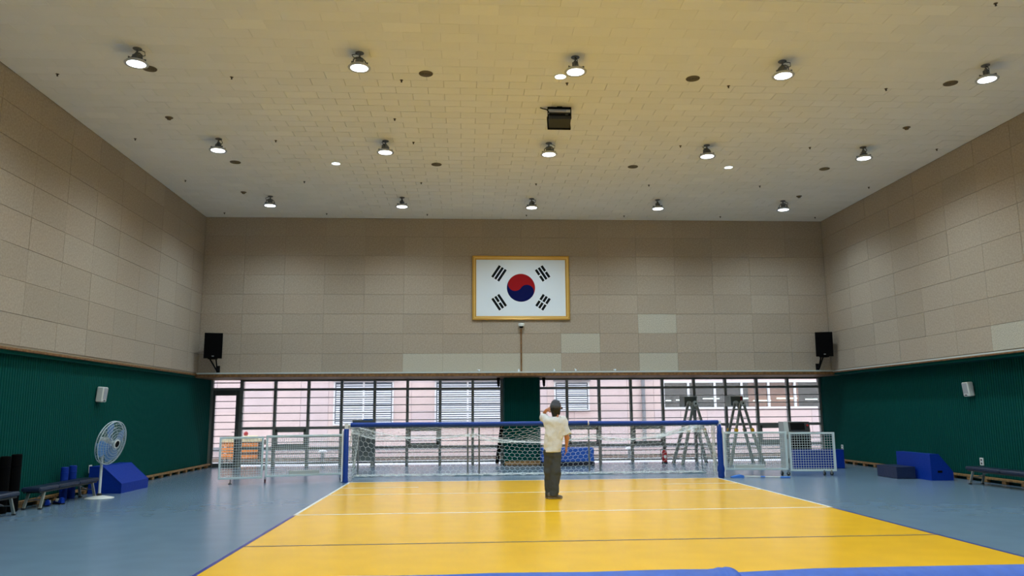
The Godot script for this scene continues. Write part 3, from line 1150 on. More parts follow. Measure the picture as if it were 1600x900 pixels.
func build_back_wall_things() -> void:
	# flag in a gilt frame
	var f := thing("framed_flag", "large framed flag with red and blue circle on the back wall", "flag", Vector3(1.695, 5.41, ZB + 0.004))
	var st := mb()
	span(st, Vector3(-1.45, -0.95, 0.005), Vector3(1.45, 0.95, 0.03))
	obj("flag_field", st, M.flag_white, f)
	for e in 4:
		var horizontal := e < 2
		var len := 3.0 if horizontal else 2.0
		var s := 1.0 if e % 2 == 0 else -1.0
		st = mb()
		var prof := v2([0, 0, 0, 0.05, 0.025, 0.075, 0.06, 0.06, 0.085, 0.07, 0.115, 0.05, 0.125, 0.03, 0.125, 0])
		# profile x runs inwards from the outer edge, y is height off the wall; mitred by hand at the ends
		var ring := []
		for k in prof.size():
			var p := prof[k]
			var half := len / 2 - p.x
			var off := (1.0 if horizontal else 1.5) - p.x
			if horizontal:
				ring.append([Vector3(-half, s * off, p.y), Vector3(half, s * off, p.y)])
			else:
				ring.append([Vector3(s * off, -half, p.y), Vector3(s * off, half, p.y)])
		for k in prof.size() - 1:
			if (s > 0) == horizontal:
				quad(st, ring[k][0], ring[k][1], ring[k + 1][1], ring[k + 1][0])
			else:
				quad(st, ring[k][0], ring[k + 1][0], ring[k + 1][1], ring[k][1])
		obj("frame_moulding", st, M.gold, f)
		st = mb()
		if horizontal:
			box(st, Vector3(0, s * (1.0 - 0.07), 0.066), Vector3(2.86, 0.022, 0.014))
		else:
			box(st, Vector3(s * (1.5 - 0.07), 0, 0.066), Vector3(0.022, 1.86, 0.014))
		obj("moulding_bead", st, M.gold_pale, f)
	# the circle: two interlocking halves along the flag's diagonal
	var R := 0.435
	var ang := -atan2(2.0, 3.0)
	for half in 2:
		var pts := PackedVector2Array()
		for k in 33:
			var a := PI * k / 32.0 + (0.0 if half == 0 else PI)
			pts.append(Vector2(cos(a), sin(a)) * R)
		# back along the S: two small half circles
		var sgn := 1.0 if half == 0 else -1.0
		for k in range(1, 17):
			var a := PI + PI * k / 16.0
			pts.append(Vector2(-R / 2 + cos(a) * R / 2, sin(a) * R / 2) * sgn)
		for k in range(1, 16):
			var a := PI - PI * k / 16.0
			pts.append(Vector2(R / 2 + cos(a) * R / 2, sin(a) * R / 2) * sgn)
		for k in pts.size():
			pts[k] = pts[k].rotated(ang)
		st = mb()
		prism(st, pts, 0.003, Transform3D(Basis(), Vector3(0, 0, 0.03)))
		obj("circle_half", st, M.flag_red if half == 0 else M.flag_blue, f).set_meta("label", "red half of the circle" if half == 0 else "blue half of the circle")
	# four bar groups; 1 = whole bar, 0 = broken bar, from the inside out
	for t in [[-1, 1, [1, 1, 1]], [1, 1, [0, 1, 0]], [-1, -1, [1, 0, 1]], [1, -1, [0, 0, 0]]]:
		var g := Node3D.new()
		g.name = "bar_group"
		f.add_child(g, true)
		var dir := Vector2(3.0 * t[0], 2.0 * t[1]).normalized()
		g.position = Vector3(dir.x, dir.y, 0) * 0.81 + Vector3(0, 0, 0.03)
		g.rotation.z = dir.angle()
		for k in 3:
			st = mb()
			var x := (k - 1) * 0.108
			if t[2][k] == 1:
				box(st, Vector3(x, 0, 0.0015), Vector3(0.075, 0.43, 0.003))
			else:
				for s in [-1.0, 1.0]:
					box(st, Vector3(x, s * 0.1175, 0.0015), Vector3(0.075, 0.195, 0.003))
			obj("bar", st, M.flag_black, g)

	# dome camera and its conduit
	var c := thing("security_camera", "small white dome camera under the framed flag", "camera", Vector3(1.69, 4.27, ZB))
	st = mb()
	lathe(st, [Vector2(0.0, 0.03), Vector2(0.085, 0.03), Vector2(0.10, 0.0), Vector2(0.09, -0.06), Vector2(0.0, -0.06)], 18, Transform3D(Basis(), Vector3(0, 0, 0.10)))
	box(st, Vector3(0, 0.0, 0.03), Vector3(0.08, 0.06, 0.06))
	obj("housing", st, M.white_plastic, c)
	st = mb()
	lathe(st, [Vector2(0.0, -0.115), Vector2(0.04, -0.105), Vector2(0.065, -0.08), Vector2(0.072, -0.06)], 16, Transform3D(Basis(), Vector3(0, 0, 0.10)), true)
	obj("dome", st, M.black, c)
	var w := thing("cable_conduit", "thin brown cable duct running down from the dome camera", "conduit", Vector3(1.685, YL + 0.045, ZB))
	st = mb()
	cbox(st, Vector3(0, 0.65, 0.015), Vector3(0.04, 1.3, 0.03), 0.004)
	obj("duct", st, M.wood, w)

	# shuttlecocks that landed on the ledge
	var sc: Node3D
	for s in [[0.43, 1.2, "white shuttlecock lying on the ledge below the flag frame, leftmost"], [1.60, 0.0, "white shuttlecock standing on the ledge beside the brown duct"], [2.68, 0.1, "white shuttlecock standing on the ledge above the person"], [3.34, 0.5, "white shuttlecock leaning on the ledge below the pale replacement panels"], [4.56, 1.4, "white shuttlecock lying flat on the ledge, rightmost"]]:
		if sc == null:
			sc = thing("shuttlecock", s[2], "shuttlecock", Vector3.ZERO, 0.0, "shuttlecocks on the ledge")
			st = mb()
			lathe(st, [Vector2(0.0, 0.085), Vector2(0.012, 0.08), Vector2(0.014, 0.068), Vector2(0.013, 0.06)], 10, Transform3D(), true)
			obj("cork", st, M.white_plastic, sc)
			st = mb()
			lathe(st, [Vector2(0.034, 0.0), Vector2(0.013, 0.062)], 12)
			lathe(st, [Vector2(0.012, 0.062), Vector2(0.032, 0.0)], 12)
			obj("skirt", st, M.flag_white, sc)
		else:
			sc = copy(sc, s[2])
		sc.position = Vector3(s[0], YL + 0.046 + sin(s[1]) * 0.03, ZB + 0.085)
		sc.rotation.z = s[1]

	# black loudspeakers on brackets
	for s in [[-7.36, 1.0, "black loudspeaker on a wall bracket at the left end of the ledge"], [10.93, -1.0, "black loudspeaker on a wall bracket at the right end of the ledge"]]:
		var o := thing("wall_loudspeaker", s[2], "loudspeaker", Vector3(s[0], 3.62, ZB + 0.42), 0.0, "black wall loudspeakers")
		var k := Basis(Vector3.UP, 0.30 * s[1]) * Basis(Vector3.RIGHT, 0.10)
		st = mb()
		prism(st, v2([-0.25, 0.17, 0.25, 0.17, 0.16, -0.17, -0.16, -0.17]), 0.74, Transform3D(k * Basis(Vector3(1, 0, 0), Vector3(0, 0, 1), Vector3(0, -1, 0)), k * Vector3(0, 0.37, 0)))
		obj("cabinet", st, M.black, o)
		st = mb()
		cbox(st, k * Vector3(0, 0, 0.18), Vector3(0.48, 0.71, 0.02), 0.006, k)
		obj("grille", st, M.black_soft, o)
		st = mb()
		box(st, k * Vector3(0.0, -0.30, 0.193), Vector3(0.06, 0.025, 0.006), k)
		obj("badge", st, M.badge, o)
		st = mb()
		tube(st, Vector3(-0.06, -0.40, 0.05), Vector3(0.05 * s[1], -0.72, -0.28), 0.022, 8)
		tube(st, Vector3(0.08 * s[1], -0.40, -0.06), Vector3(0.05 * s[1], -0.72, -0.30), 0.022, 8)
		box(st, Vector3(0, -0.385, 0), Vector3(0.22, 0.03, 0.20))
		box(st, Vector3(0.05 * s[1], -0.68, -0.40), Vector3(0.09, 0.22, 0.05))
		tube(st, Vector3(0.05 * s[1], -0.72, -0.28), Vector3(0.05 * s[1], -0.70, -0.40), 0.025, 8)
		obj("bracket", st, M.black, o)

	# small white speakers on the green walls
	for s in [[XL2, -17.68, PI / 2, "small white wall speaker on the green wall above the standing fan"], [XR2, -17.55, -PI / 2, "small white wall speaker on the green wall above the bench"]]:
		var o := thing("wall_speaker", s[3], "speaker", Vector3(s[0], 2.08, s[1]), s[2], "white wall speakers")
		st = mb()
		var k := Basis(Vector3.RIGHT, 0.10)
		cbox(st, Vector3(0, 0, 0.11), Vector3(0.22, 0.33, 0.15), 0.02, k)
		box(st, Vector3(0, 0, 0.025), Vector3(0.08, 0.14, 0.05))
		obj("cabinet", st, M.white_plastic, o)
		st = mb()
		cbox(st, k * Vector3(0, 0.02, 0.0) + Vector3(0, 0, 0.187), Vector3(0.17, 0.24, 0.012), 0.004, k)
		obj("grille", st, M.grey_plastic, o)
		st = mb()
		box(st, k * Vector3(0, -0.135, 0.0) + Vector3(0, 0, 0.19), Vector3(0.08, 0.02, 0.008), k)
		obj("badge", st, M.charcoal, o)
	# power outlets
	for s in [[XL2, -17.6, PI / 2, 0.49, "white power outlet on the green wall beside the standing fan"], [XR2, -17.45, -PI / 2, 0.44, "white power outlet on the green wall above the bench"], [XR2, -24.1, -PI / 2, 0.47, "white power outlet on the green wall above the far blue block"]]:
		var o := thing("power_outlet", s[4], "outlet", Vector3(s[0], s[3], s[1]), s[2], "white power outlets")
		st = mb()
		cbox(st, Vector3(0, 0, 0.022), Vector3(0.12, 0.17, 0.02), 0.005)
		obj("cover", st, M.white_plastic, o)
		st = mb()
		for y in [-0.04, 0.04]:
			tube(st, Vector3(0, y, 0.03), Vector3(0, y, 0.034), 0.025, 10)
		obj("socket", st, M.charcoal, o)
	# black closers hanging at the head of the pillar
	for s in [[1.03, "short black bracket hanging from the soffit, left of the green pillar"], [2.47, "short black bracket hanging from the soffit, right of the green pillar"]]:
		var o := thing("curtain_bracket", s[1], "bracket", Vector3(s[0], YL - 0.09, ZG + 0.72), 0.0, "black brackets by the pillar")
		st = mb()
		prism(st, v2([-0.05, 0, 0.05, 0, 0.04, -0.26, 0.0, -0.30, -0.03, -0.24]), 0.06, Transform3D(Basis(), Vector3(0, 0, -0.03)))
		obj("plate", st, M.black, o)
		st = mb()
		tube(st, Vector3(0, -0.2, -0.045), Vector3(0, -0.2, 0.045), 0.015, 8)
		obj("bolt", st, M.charcoal, o)


# ------------------------------------------------------------------ the goals

func sag(x: float) -> float:
	# height of the net's upper rear rope, slung between the rear poles
	var poles := [-2.80, 0.21, 3.42, 6.30]
	var tops := [1.27, 1.08, 1.0, 1.25]
	for i in 3:
		if x <= poles[i + 1]:
			var t := clampf((x - poles[i]) / (poles[i + 1] - poles[i]), 0, 1)
			return lerpf(tops[i], tops[i + 1], t) - 4.0 * t * (1 - t) * 0.21
	return tops[3]


func net_sheet(st: SurfaceTool, f: Callable, U: float, V: float, cell: float, r: float, jitter: float) -> void:
	var n := int(U / (cell * 0.5))
	var m := maxi(1, int(round(V / (cell * 0.75))))
	var P := []
	for j in m + 1:
		var row := []
		for i in n + 1:
			var v := j * V / m
			if j > 0 and j < m:
				v += (0.25 if (i + j) % 2 else -0.25) * V / m * 0.66
			var q: Vector3 = f.call(i * U / n, v)
			if j > 0 and j < m:
				q += Vector3(rng.randf_range(-1, 1), rng.randf_range(-1, 1) * 0.5, rng.randf_range(-1, 1)) * jitter
			row.append(q)
		P.append(row)
	for j in m + 1:
		for i in n + 1:
			if i < n:
				tube(st, P[j][i], P[j][i + 1], r, 3, -1.0, false)
			if j < m and (i + j) % 2 == 1:
				tube(st, P[j][i], P[j + 1][i], r, 3, -1.0, false)


func build_goal() -> void:
	var x0 := CX - 4.58
	var x1 := CX + 4.58
	var g := thing("goal", "wide low goal with blue padded bars and white net at the far end", "goal", Vector3(CX, 0, GOAL_Z))
	var o := -Vector3(CX, 0, GOAL_Z)
	var zr := -20.95
	# padded crossbar in two lengths
	for s in [[x0 + 0.10, 3.00, 1.355], [3.04, x1 - 0.02, 1.345]]:
		var st := mb()
		pipe(st, [o + Vector3(s[0], s[2], GOAL_Z), o + Vector3(s[0] + 0.02, s[2], GOAL_Z), o + Vector3((s[0] + s[1]) / 2, s[2] - 0.008, GOAL_Z), o + Vector3(s[1] - 0.02, s[2], GOAL_Z), o + Vector3(s[1], s[2], GOAL_Z)], 0.056, 14)
		obj("crossbar_pad", st, M.pad_blue, g)
	var st := mb()
	tube(st, o + Vector3(x0 - 0.02, 1.345, GOAL_Z), o + Vector3(x1 + 0.03, 1.345, GOAL_Z), 0.03, 10)
	obj("crossbar", st, M.white_metal, g)
	# posts
	for s in 2:
		var x: float = [x0, x1][s]
		st = mb()
		if s == 0:
			lathe(st, [Vector2(0.0, 0.0), Vector2(0.075, 0.0), Vector2(0.07, 0.03), Vector2(0.062, 0.08), Vector2(0.06, 1.25), Vector2(0.05, 1.262), Vector2(0.0, 1.262)], 16, Transform3D(Basis(), o + Vector3(x, 0, GOAL_Z)), true)
		else:
			lathe(st, [Vector2(0.0, 0.0), Vector2(0.07, 0.0), Vector2(0.08, 0.04), Vector2(0.075, 0.13), Vector2(0.09, 0.17), Vector2(0.088, 0.24), Vector2(0.068, 0.32), Vector2(0.066, 1.02), Vector2(0.06, 1.07), Vector2(0.055, 1.10), Vector2(0.053, 1.30), Vector2(0.0, 1.30)], 16, Transform3D(Basis(), o + Vector3(x, 0, GOAL_Z)), true)
		obj("post_pad", st, M.pad_blue, g)
		st = mb()
		box(st, o + Vector3(x, 1.32, GOAL_Z), Vector3(0.08, 0.13, 0.08))
		box(st, o + Vector3(x + (-0.085 if s == 0 else 0.085), 0.62, GOAL_Z), Vector3(0.035, 1.2, 0.05))
		obj("post", st, M.white_metal, g)
	# rear poles, their arms and feet
	for x in [-2.80, 0.06, 0.36, 3.28, 3.57, 6.32]:
		st = mb()
		tube(st, o + Vector3(x, 0.0, zr), o + Vector3(x, 1.29, zr), 0.022, 10)
		obj("rear_pole", st, M.steel, g)
		st = mb()
		tube(st, o + Vector3(x, 1.29, zr), o + Vector3(x, 1.34, GOAL_Z), 0.02, 8)
		obj("top_arm", st, M.steel, g)
	for p in [[-2.9, -2.5], [-0.3, 0.72], [2.95, 3.9], [5.9, 6.4]]:
		st = mb()
		cbox(st, o + Vector3((p[0] + p[1]) / 2, 0.015, zr + 0.04), Vector3(p[1] - p[0], 0.03, 0.09), 0.006)
		obj("base_plate", st, M.fence_white, g)
	# net: roof, rear, floor skirt and the two sides
	st = mb()
	var wdt := x1 - x0 - 0.1
	net_sheet(st, func(u: float, v: float) -> Vector3:
		var x := x0 + 0.05 + u
		var t := v / 1.7
		return o + Vector3(x, lerpf(1.30, sag(x), t) - 0.22 * sin(PI * t) * (0.55 + 0.45 * sin(x * 2.1)), lerpf(GOAL_Z - 0.03, zr + 0.05, t)), wdt, 1.7, 0.18, 0.0032, 0.02)
	net_sheet(st, func(u: float, v: float) -> Vector3:
		var x := x0 + 0.05 + u
		return o + Vector3(x, sag(x) * (1.0 - v) + 0.03, zr - 0.03 - 0.06 * sin(PI * v)), wdt, 1.0, 0.135, 0.0038, 0.012)
	for s in 2:
		var x: float = [x0, x1][s]
		net_sheet(st, func(u: float, v: float) -> Vector3:
			var t := u / 1.65
			return o + Vector3(x + (0.05 if s == 0 else -0.05) + sin(v * 5.0 + t * 7.0) * 0.03, lerpf(1.28, 1.24, t) * (1.0 - v / 1.25) + 0.03, lerpf(GOAL_Z - 0.06, zr, t)), 1.65, 1.25, 0.11, 0.004, 0.014)
	obj("net", st, M.net, g).set_meta("kind", "stuff")
	st = mb()
	net_sheet(st, func(u: float, v: float) -> Vector3:
		var x := x0 + 0.05 + u
		return o + Vector3(x, 0.03 + 0.035 * absf(sin(x * 9.0 + v * 8.0)), zr + 0.02 + v), wdt, 0.34, 0.07, 0.004, 0.03)
	obj("net_skirt", st, M.net, g).set_meta("kind", "stuff")
	# ropes: the slung upper edge, the foot rope and the gathered corner
	st = mb()
	var pts := []
	for k in 61:
		var x := lerpf(-2.80, 6.30, k / 60.0)
		pts.append(o + Vector3(x, sag(x), zr + 0.04))
	pipe(st, pts, 0.011, 6)
	obj("net_rope", st, M.rope, g)
	st = mb()
	pts = []
	for k in 91:
		var x := lerpf(x0 + 0.1, x1 - 0.1, k / 90.0)
		pts.append(o + Vector3(x, 0.025 + 0.012 * sin(k * 2.3), zr + 0.12 + 0.04 * sin(k * 0.9)))
	pipe(st, pts, 0.013, 6)
	obj("foot_rope", st, M.rope, g)
	st = mb()
	for k in 9:
		var a := k * 0.7
		pts = []
		for q in 12:
			var t := q / 11.0
			pts.append(o + Vector3(lerpf(5.1, 6.3, t) + 0.02 * sin(a), lerpf(sag(5.1), 1.27, t) + 0.05 * sin(a + t * 3.0), zr + 0.06 + 0.05 * cos(a * 1.7 + t * 2.0)))
		pipe(st, pts, 0.005, 4)
	for k in 7:
		var a := k * 0.9
		pts = []
		for q in 10:
			var t := q / 9.0
			pts.append(o + Vector3(x1 - 0.10 + 0.035 * sin(a + t * 4.0), lerpf(0.03, 1.28, t), GOAL_Z - 0.16 + 0.05 * cos(a * 1.3 + t * 3.0)))
		pipe(st, pts, 0.006, 4)
	obj("gathered_net", st, M.net, g)
	st = mb()
	tube(st, o + Vector3(x0, 1.28, GOAL_Z), o + Vector3(-2.80, 1.27, zr), 0.011, 6)
	obj("net_rope", st, M.rope, g)


func build_near_goal() -> void:
	var zn := -1.36
	var g := thing("near_goal", "blue padded goal crossbar right below the viewer with a folded seam", "goal", Vector3(CX, 0, zn))
	var o := -Vector3(CX, 0, zn)
	# two vinyl sleeves meet at x = 0.47; the first ends in a folded, tied cuff
	var st := mb()
	var pts := []
	for k in 41:
		var x := lerpf(CX - 4.5, 0.452, k / 40.0)
		pts.append(o + Vector3(x, 1.296 + 0.0008 * sin(x * 23.0), zn))
	pipe(st, pts, 0.0605, 20)
	obj("crossbar_pad", st, M.cover_blue, g)
	st = mb()
	pts = []
	for k in 41:
		var t := k / 40.0
		var x := lerpf(0.462, CX + 4.5, t)
		pts.append(o + Vector3(x, 1.2915 + 0.0015 * sin(x * 2.0) + 0.004 * clampf((x - 0.46) / 0.14, 0, 1), zn))
	pipe(st, pts, 0.0575, 20)
	obj("crossbar_pad", st, M.cover_blue, g)
	st = mb()
	var cuff := []
	for k in 15:
		var x := lerpf(0.415, 0.463, k / 14.0)
		cuff.append(Vector2([0.0612, 0.0622, 0.0632, 0.0628, 0.0634, 0.0645, 0.0652, 0.0650, 0.0640, 0.0652, 0.0658, 0.0650, 0.0635, 0.0615, 0.0590][k], x))
	lathe(st, cuff, 20, Transform3D(Basis(Vector3(0, -1, 0), Vector3(1, 0, 0), Vector3(0, 0, 1)), o + Vector3(0, 1.294, zn)), true)
	obj("folded_cuff", st, M.cover_blue, g)
	st = mb()
	for x in [0.36, 0.44]:
		tube(st, o + Vector3(x, 1.315, zn + 0.052), o + Vector3(x, 1.322, zn + 0.062), 0.009, 10)
	obj("eyelet", st, M.brass, g)
	st = mb()
	tube(st, o + Vector3(CX - 4.55, 1.295, zn), o + Vector3(CX + 4.55, 1.295, zn), 0.03, 10)
	obj("crossbar", st, M.white_metal, g)
	for s in [-4.56, 4.56]:
		st = mb()
		lathe(st, [Vector2(0.0, 0.0), Vector2(0.075, 0.0), Vector2(0.062, 0.08), Vector2(0.06, 1.34), Vector2(0.0, 1.34)], 16, Transform3D(Basis(), Vector3(s, 0, 0)), true)
		obj("post_pad", st, M.cover_blue, g)


# ------------------------------------------------------------------ mesh barriers

func mesh_panel(g: Node3D, a: Vector3, b: Vector3, y0: float, y1: float, pitch: float) -> void:
	var d := (b - a)
	var len := d.length()
	d = d.normalized()
	var bs := Basis(d, Vector3.UP, d.cross(Vector3.UP))
	var t := 0.05
	var st := mb()
	for y in [y0 + t / 2, y1 - t / 2]:
		cbox(st, (a + b) / 2 + Vector3.UP * y, Vector3(len, t, 0.04), 0.005, bs)
	for x in [t / 2, len - t / 2]:
		cbox(st, a + d * x + Vector3.UP * (y0 + y1) / 2, Vector3(t, y1 - y0 - 2 * t, 0.04), 0.005, bs)
	obj("panel_frame", st, M.fence_white, g)
	st = mb()
	var x := t + pitch * 0.5
	while x < len - t:
		tube(st, a + d * x + Vector3.UP * (y0 + t), a + d * x + Vector3.UP * (y1 - t), 0.0045, 4, -1.0, false)
		x += pitch
	var y := y0 + t + pitch * 0.5
	while y < y1 - t:
		tube(st, a + d * t + Vector3.UP * y, a + d * (len - t) + Vector3.UP * y, 0.0045, 4, -1.0, false)
		y += pitch
	obj("wire_mesh", st, M.wire_white, g).set_meta("kind", "stuff")


func caster(g: Node3D, p: Vector3, turn: float, h: float, wheel := "rubber") -> void:
	var c := Node3D.new()
	c.name = "caster"
	g.add_child(c, true)
	c.position = p
	c.rotation.y = turn
	var st := mb()
	tube(st, Vector3(-0.012, 0.045, 0), Vector3(0.012, 0.045, 0), 0.045, 14)
	obj("wheel", st, M[wheel], c)
	st = mb()
	box(st, Vector3(-0.02, 0.07, 0), Vector3(0.006, 0.07, 0.04))
	box(st, Vector3(0.02, 0.07, 0), Vector3(0.006, 0.07, 0.04))
	box(st, Vector3(0, 0.107, 0), Vector3(0.046, 0.008, 0.05))
	tube(st, Vector3(0, 0.11, 0), Vector3(0, maxf(h, 0.125), 0), 0.012, 8)
	obj("fork", st, M.steel, c)


func build_barriers() -> void:
	# left of the goal
	var g := thing("mesh_barrier", "white folding mesh barrier on casters, left of the goal", "barrier", Vector3(-4.6, 0, -19.5), 0.0, "mesh barriers beside the goal")
	var o := -g.position
	mesh_panel(g, o + Vector3(-5.82, 0, -19.16), o + Vector3(-4.86, 0, -19.45), 0.11, 1.10, 0.06)
	mesh_panel(g, o + Vector3(-4.81, 0, -19.47), o + Vector3(-3.02, 0, -20.05), 0.13, 1.12, 0.05)
	var st := mb()
	for y in [0.3, 0.9]:
		tube(st, o + Vector3(-4.835, y, -19.46), o + Vector3(-4.835, y + 0.12, -19.46), 0.018, 8)
	obj("hinge", st, M.steel, g)
	caster(g, o + Vector3(-4.80, 0, -19.46), 0.4, 0.14, "caster_red")
	caster(g, o + Vector3(-3.08, 0, -20.02), 1.0, 0.14)
	st = mb()
	tube(st, o + Vector3(-5.55, 0.02, -19.22), o + Vector3(-5.55, 0.13, -19.24), 0.01, 8)
	lathe(st, [Vector2(0.0, 0.0), Vector2(0.045, 0.0), Vector2(0.035, 0.02), Vector2(0.0, 0.025)], 12, Transform3D(Basis(), o + Vector3(-5.55, 0, -19.22)))
	obj("levelling_foot", st, M.charcoal, g)
	var dir := Vector3(1.79, 0, -0.58).normalized()
	st = mb()
	cbox(st, o + Vector3(-3.95, 0.20, -19.79), Vector3(0.72, 0.13, 0.10), 0.008, Basis(dir, Vector3.UP, dir.cross(Vector3.UP)))
	obj("ballast_box", st, M.panel_light, g)
	# right of the goal
	g = thing("mesh_barrier", "white folding mesh barrier on casters, right of the goal", "barrier", Vector3(8, 0, -19.8), 0.0, "mesh barriers beside the goal")
	o = -g.position
	mesh_panel(g, o + Vector3(6.62, 0, -20.0), o + Vector3(8.19, 0, -19.78), 0.13, 1.09, 0.05)
	mesh_panel(g, o + Vector3(8.24, 0, -19.77), o + Vector3(9.36, 0, -19.6), 0.10, 1.07, 0.062)
	st = mb()
	for y in [0.3, 0.9]:
		tube(st, o + Vector3(8.215, y, -19.775), o + Vector3(8.215, y + 0.12, -19.775), 0.018, 8)
	obj("hinge", st, M.steel, g)
	for c in [[8.02, -19.78, 0.3], [8.16, -19.72, 1.1], [9.05, -19.62, 0.2], [9.22, -19.58, 0.9]]:
		caster(g, o + Vector3(c[0], 0, c[1]), c[2], 0.14)
	st = mb()
	dir = Vector3(1.57, 0, 0.22).normalized()
	cbox(st, o + Vector3(7.25, 0.215, -19.96), Vector3(0.75, 0.10, 0.10), 0.008, Basis(dir, Vector3.UP, dir.cross(Vector3.UP)))
	obj("ballast_box", st, M.panel_light, g)


# ------------------------------------------------------------------ left side

func bench(label: String, x: float, z0: float, z1: float, side: float, pads: Array) -> void:
	# runs along z from z0 (far) to z1 (near); side = +1 when the hall lies towards +x
	var b := thing("bench", label, "bench", Vector3(x, 0, (z0 + z1) / 2), 0.0, "navy padded benches")
	var len := z1 - z0
	var acc := 0.0
	for p in pads:
		var st := mb()
		var za: float = -len / 2 + acc * len
		var zb: float = -len / 2 + (acc + p) * len
		cbox(st, Vector3(0, 0.345, (za + zb) / 2), Vector3(0.34, 0.075, zb - za - 0.012), 0.022)
		obj("seat_pad", st, M.seat_navy, b)
		acc += p
	var st := mb()
	for sx in [-0.13, 0.13]:
		cbox(st, Vector3(sx, 0.293, 0), Vector3(0.03, 0.03, len - 0.1), 0.004)
	for sz in [-len / 2 + 0.12, 0.0, len / 2 - 0.12]:
		cbox(st, Vector3(0, 0.29, sz), Vector3(0.26, 0.025, 0.03), 0.004)
	obj("seat_frame", st, M.charcoal, b)
	for sx in [-1.0, 1.0]:
		for sz in [-1.0, 1.0]:
			st = mb()
			var top := Vector3(sx * 0.13, 0.285, sz * (len / 2 - 0.22))
			var foot := Vector3(sx * 0.14, 0.012, sz * (len / 2 - 0.10))
			var d := (foot - top)
			cbox(st, (top + foot) / 2, Vector3(0.05, d.length(), 0.03), 0.004, frame_of(d))
			obj("leg", st, M.aluminium, b)
			st = mb()
			cbox(st, foot, Vector3(0.06, 0.024, 0.05), 0.004)
			obj("foot", st, M.rubber, b)
	for sz in [-1.0, 1.0]:
		st = mb()
		tube(st, Vector3(-0.13, 0.16, sz * (len / 2 - 0.16)), Vector3(0.13, 0.16, sz * (len / 2 - 0.16)), 0.01, 6)
		tube(st, Vector3(0, 0.16, sz * (len / 2 - 0.16)), Vector3(0, 0.285, sz * (len / 2 - 0.55)), 0.01, 6)
		obj("strut", st, M.steel, b)


func roll(label: String, where: Vector3, r: float, h: float, m: Material, group: String, lean := 0.0, core := false) -> void:
	var o := thing("foam_roll", label, "foam roll", where, 0.0, group)
	o.rotation.z = lean
	var st := mb()
	lathe(st, [Vector2(0.0, 0.0), Vector2(r - 0.012, 0.0), Vector2(r, 0.012), Vector2(r, h - 0.012), Vector2(r - 0.012, h), Vector2(r * 0.35, h), Vector2(r * 0.35, h - 0.05), Vector2(0.0, h - 0.05)], 20)
	obj("roll", st, m, o)
	st = mb()
	for y in [h * 0.25, h * 0.78]:
		lathe(st, [Vector2(r, y), Vector2(r + 0.003, y + 0.004), Vector2(r + 0.003, y + 0.03), Vector2(r, y + 0.034)], 20)
	obj("strap", st, m, o)


func shoe(st: SurfaceTool, xf: Transform3D, len: float, h: float, w: float) -> void:
	# side profile lofted: a rounded upper over a sole, toe towards +x
	var secs := [[0.0, 0.55, 0.9], [0.12, 0.8, 1.0], [0.3, 0.8, 0.95], [0.45, 0.72, 0.65], [0.7, 1.0, 0.5], [0.9, 0.8, 0.42], [1.0, 0.35, 0.25]]
	var rings := []
	for s in secs:
		var ring := []
		var ww: float = w * 0.5 * s[1]
		var hh: float = h * s[2]
		for q in [[-1.0, 0.0], [-1.0, 0.35], [-0.75, 0.8], [0.0, 1.0], [0.75, 0.8], [1.0, 0.35], [1.0, 0.0]]:
			ring.append(xf * Vector3(s[0] * len - len * 0.4, hh * q[1], ww * q[0]))
		rings.append(ring)
	st.set_smooth_group(1)
	for i in rings.size() - 1:
		for k in 6:
			quad(st, rings[i][k], rings[i][k + 1], rings[i + 1][k + 1], rings[i + 1][k])
		quad(st, rings[i][6], rings[i][0], rings[i + 1][0], rings[i + 1][6])
	st.set_smooth_group(-1)
	for k in range(1, 6):
		for v in [rings[0][0], rings[0][k + 1], rings[0][k], rings[6][0], rings[6][k], rings[6][k + 1]]:
			st.add_vertex(v)


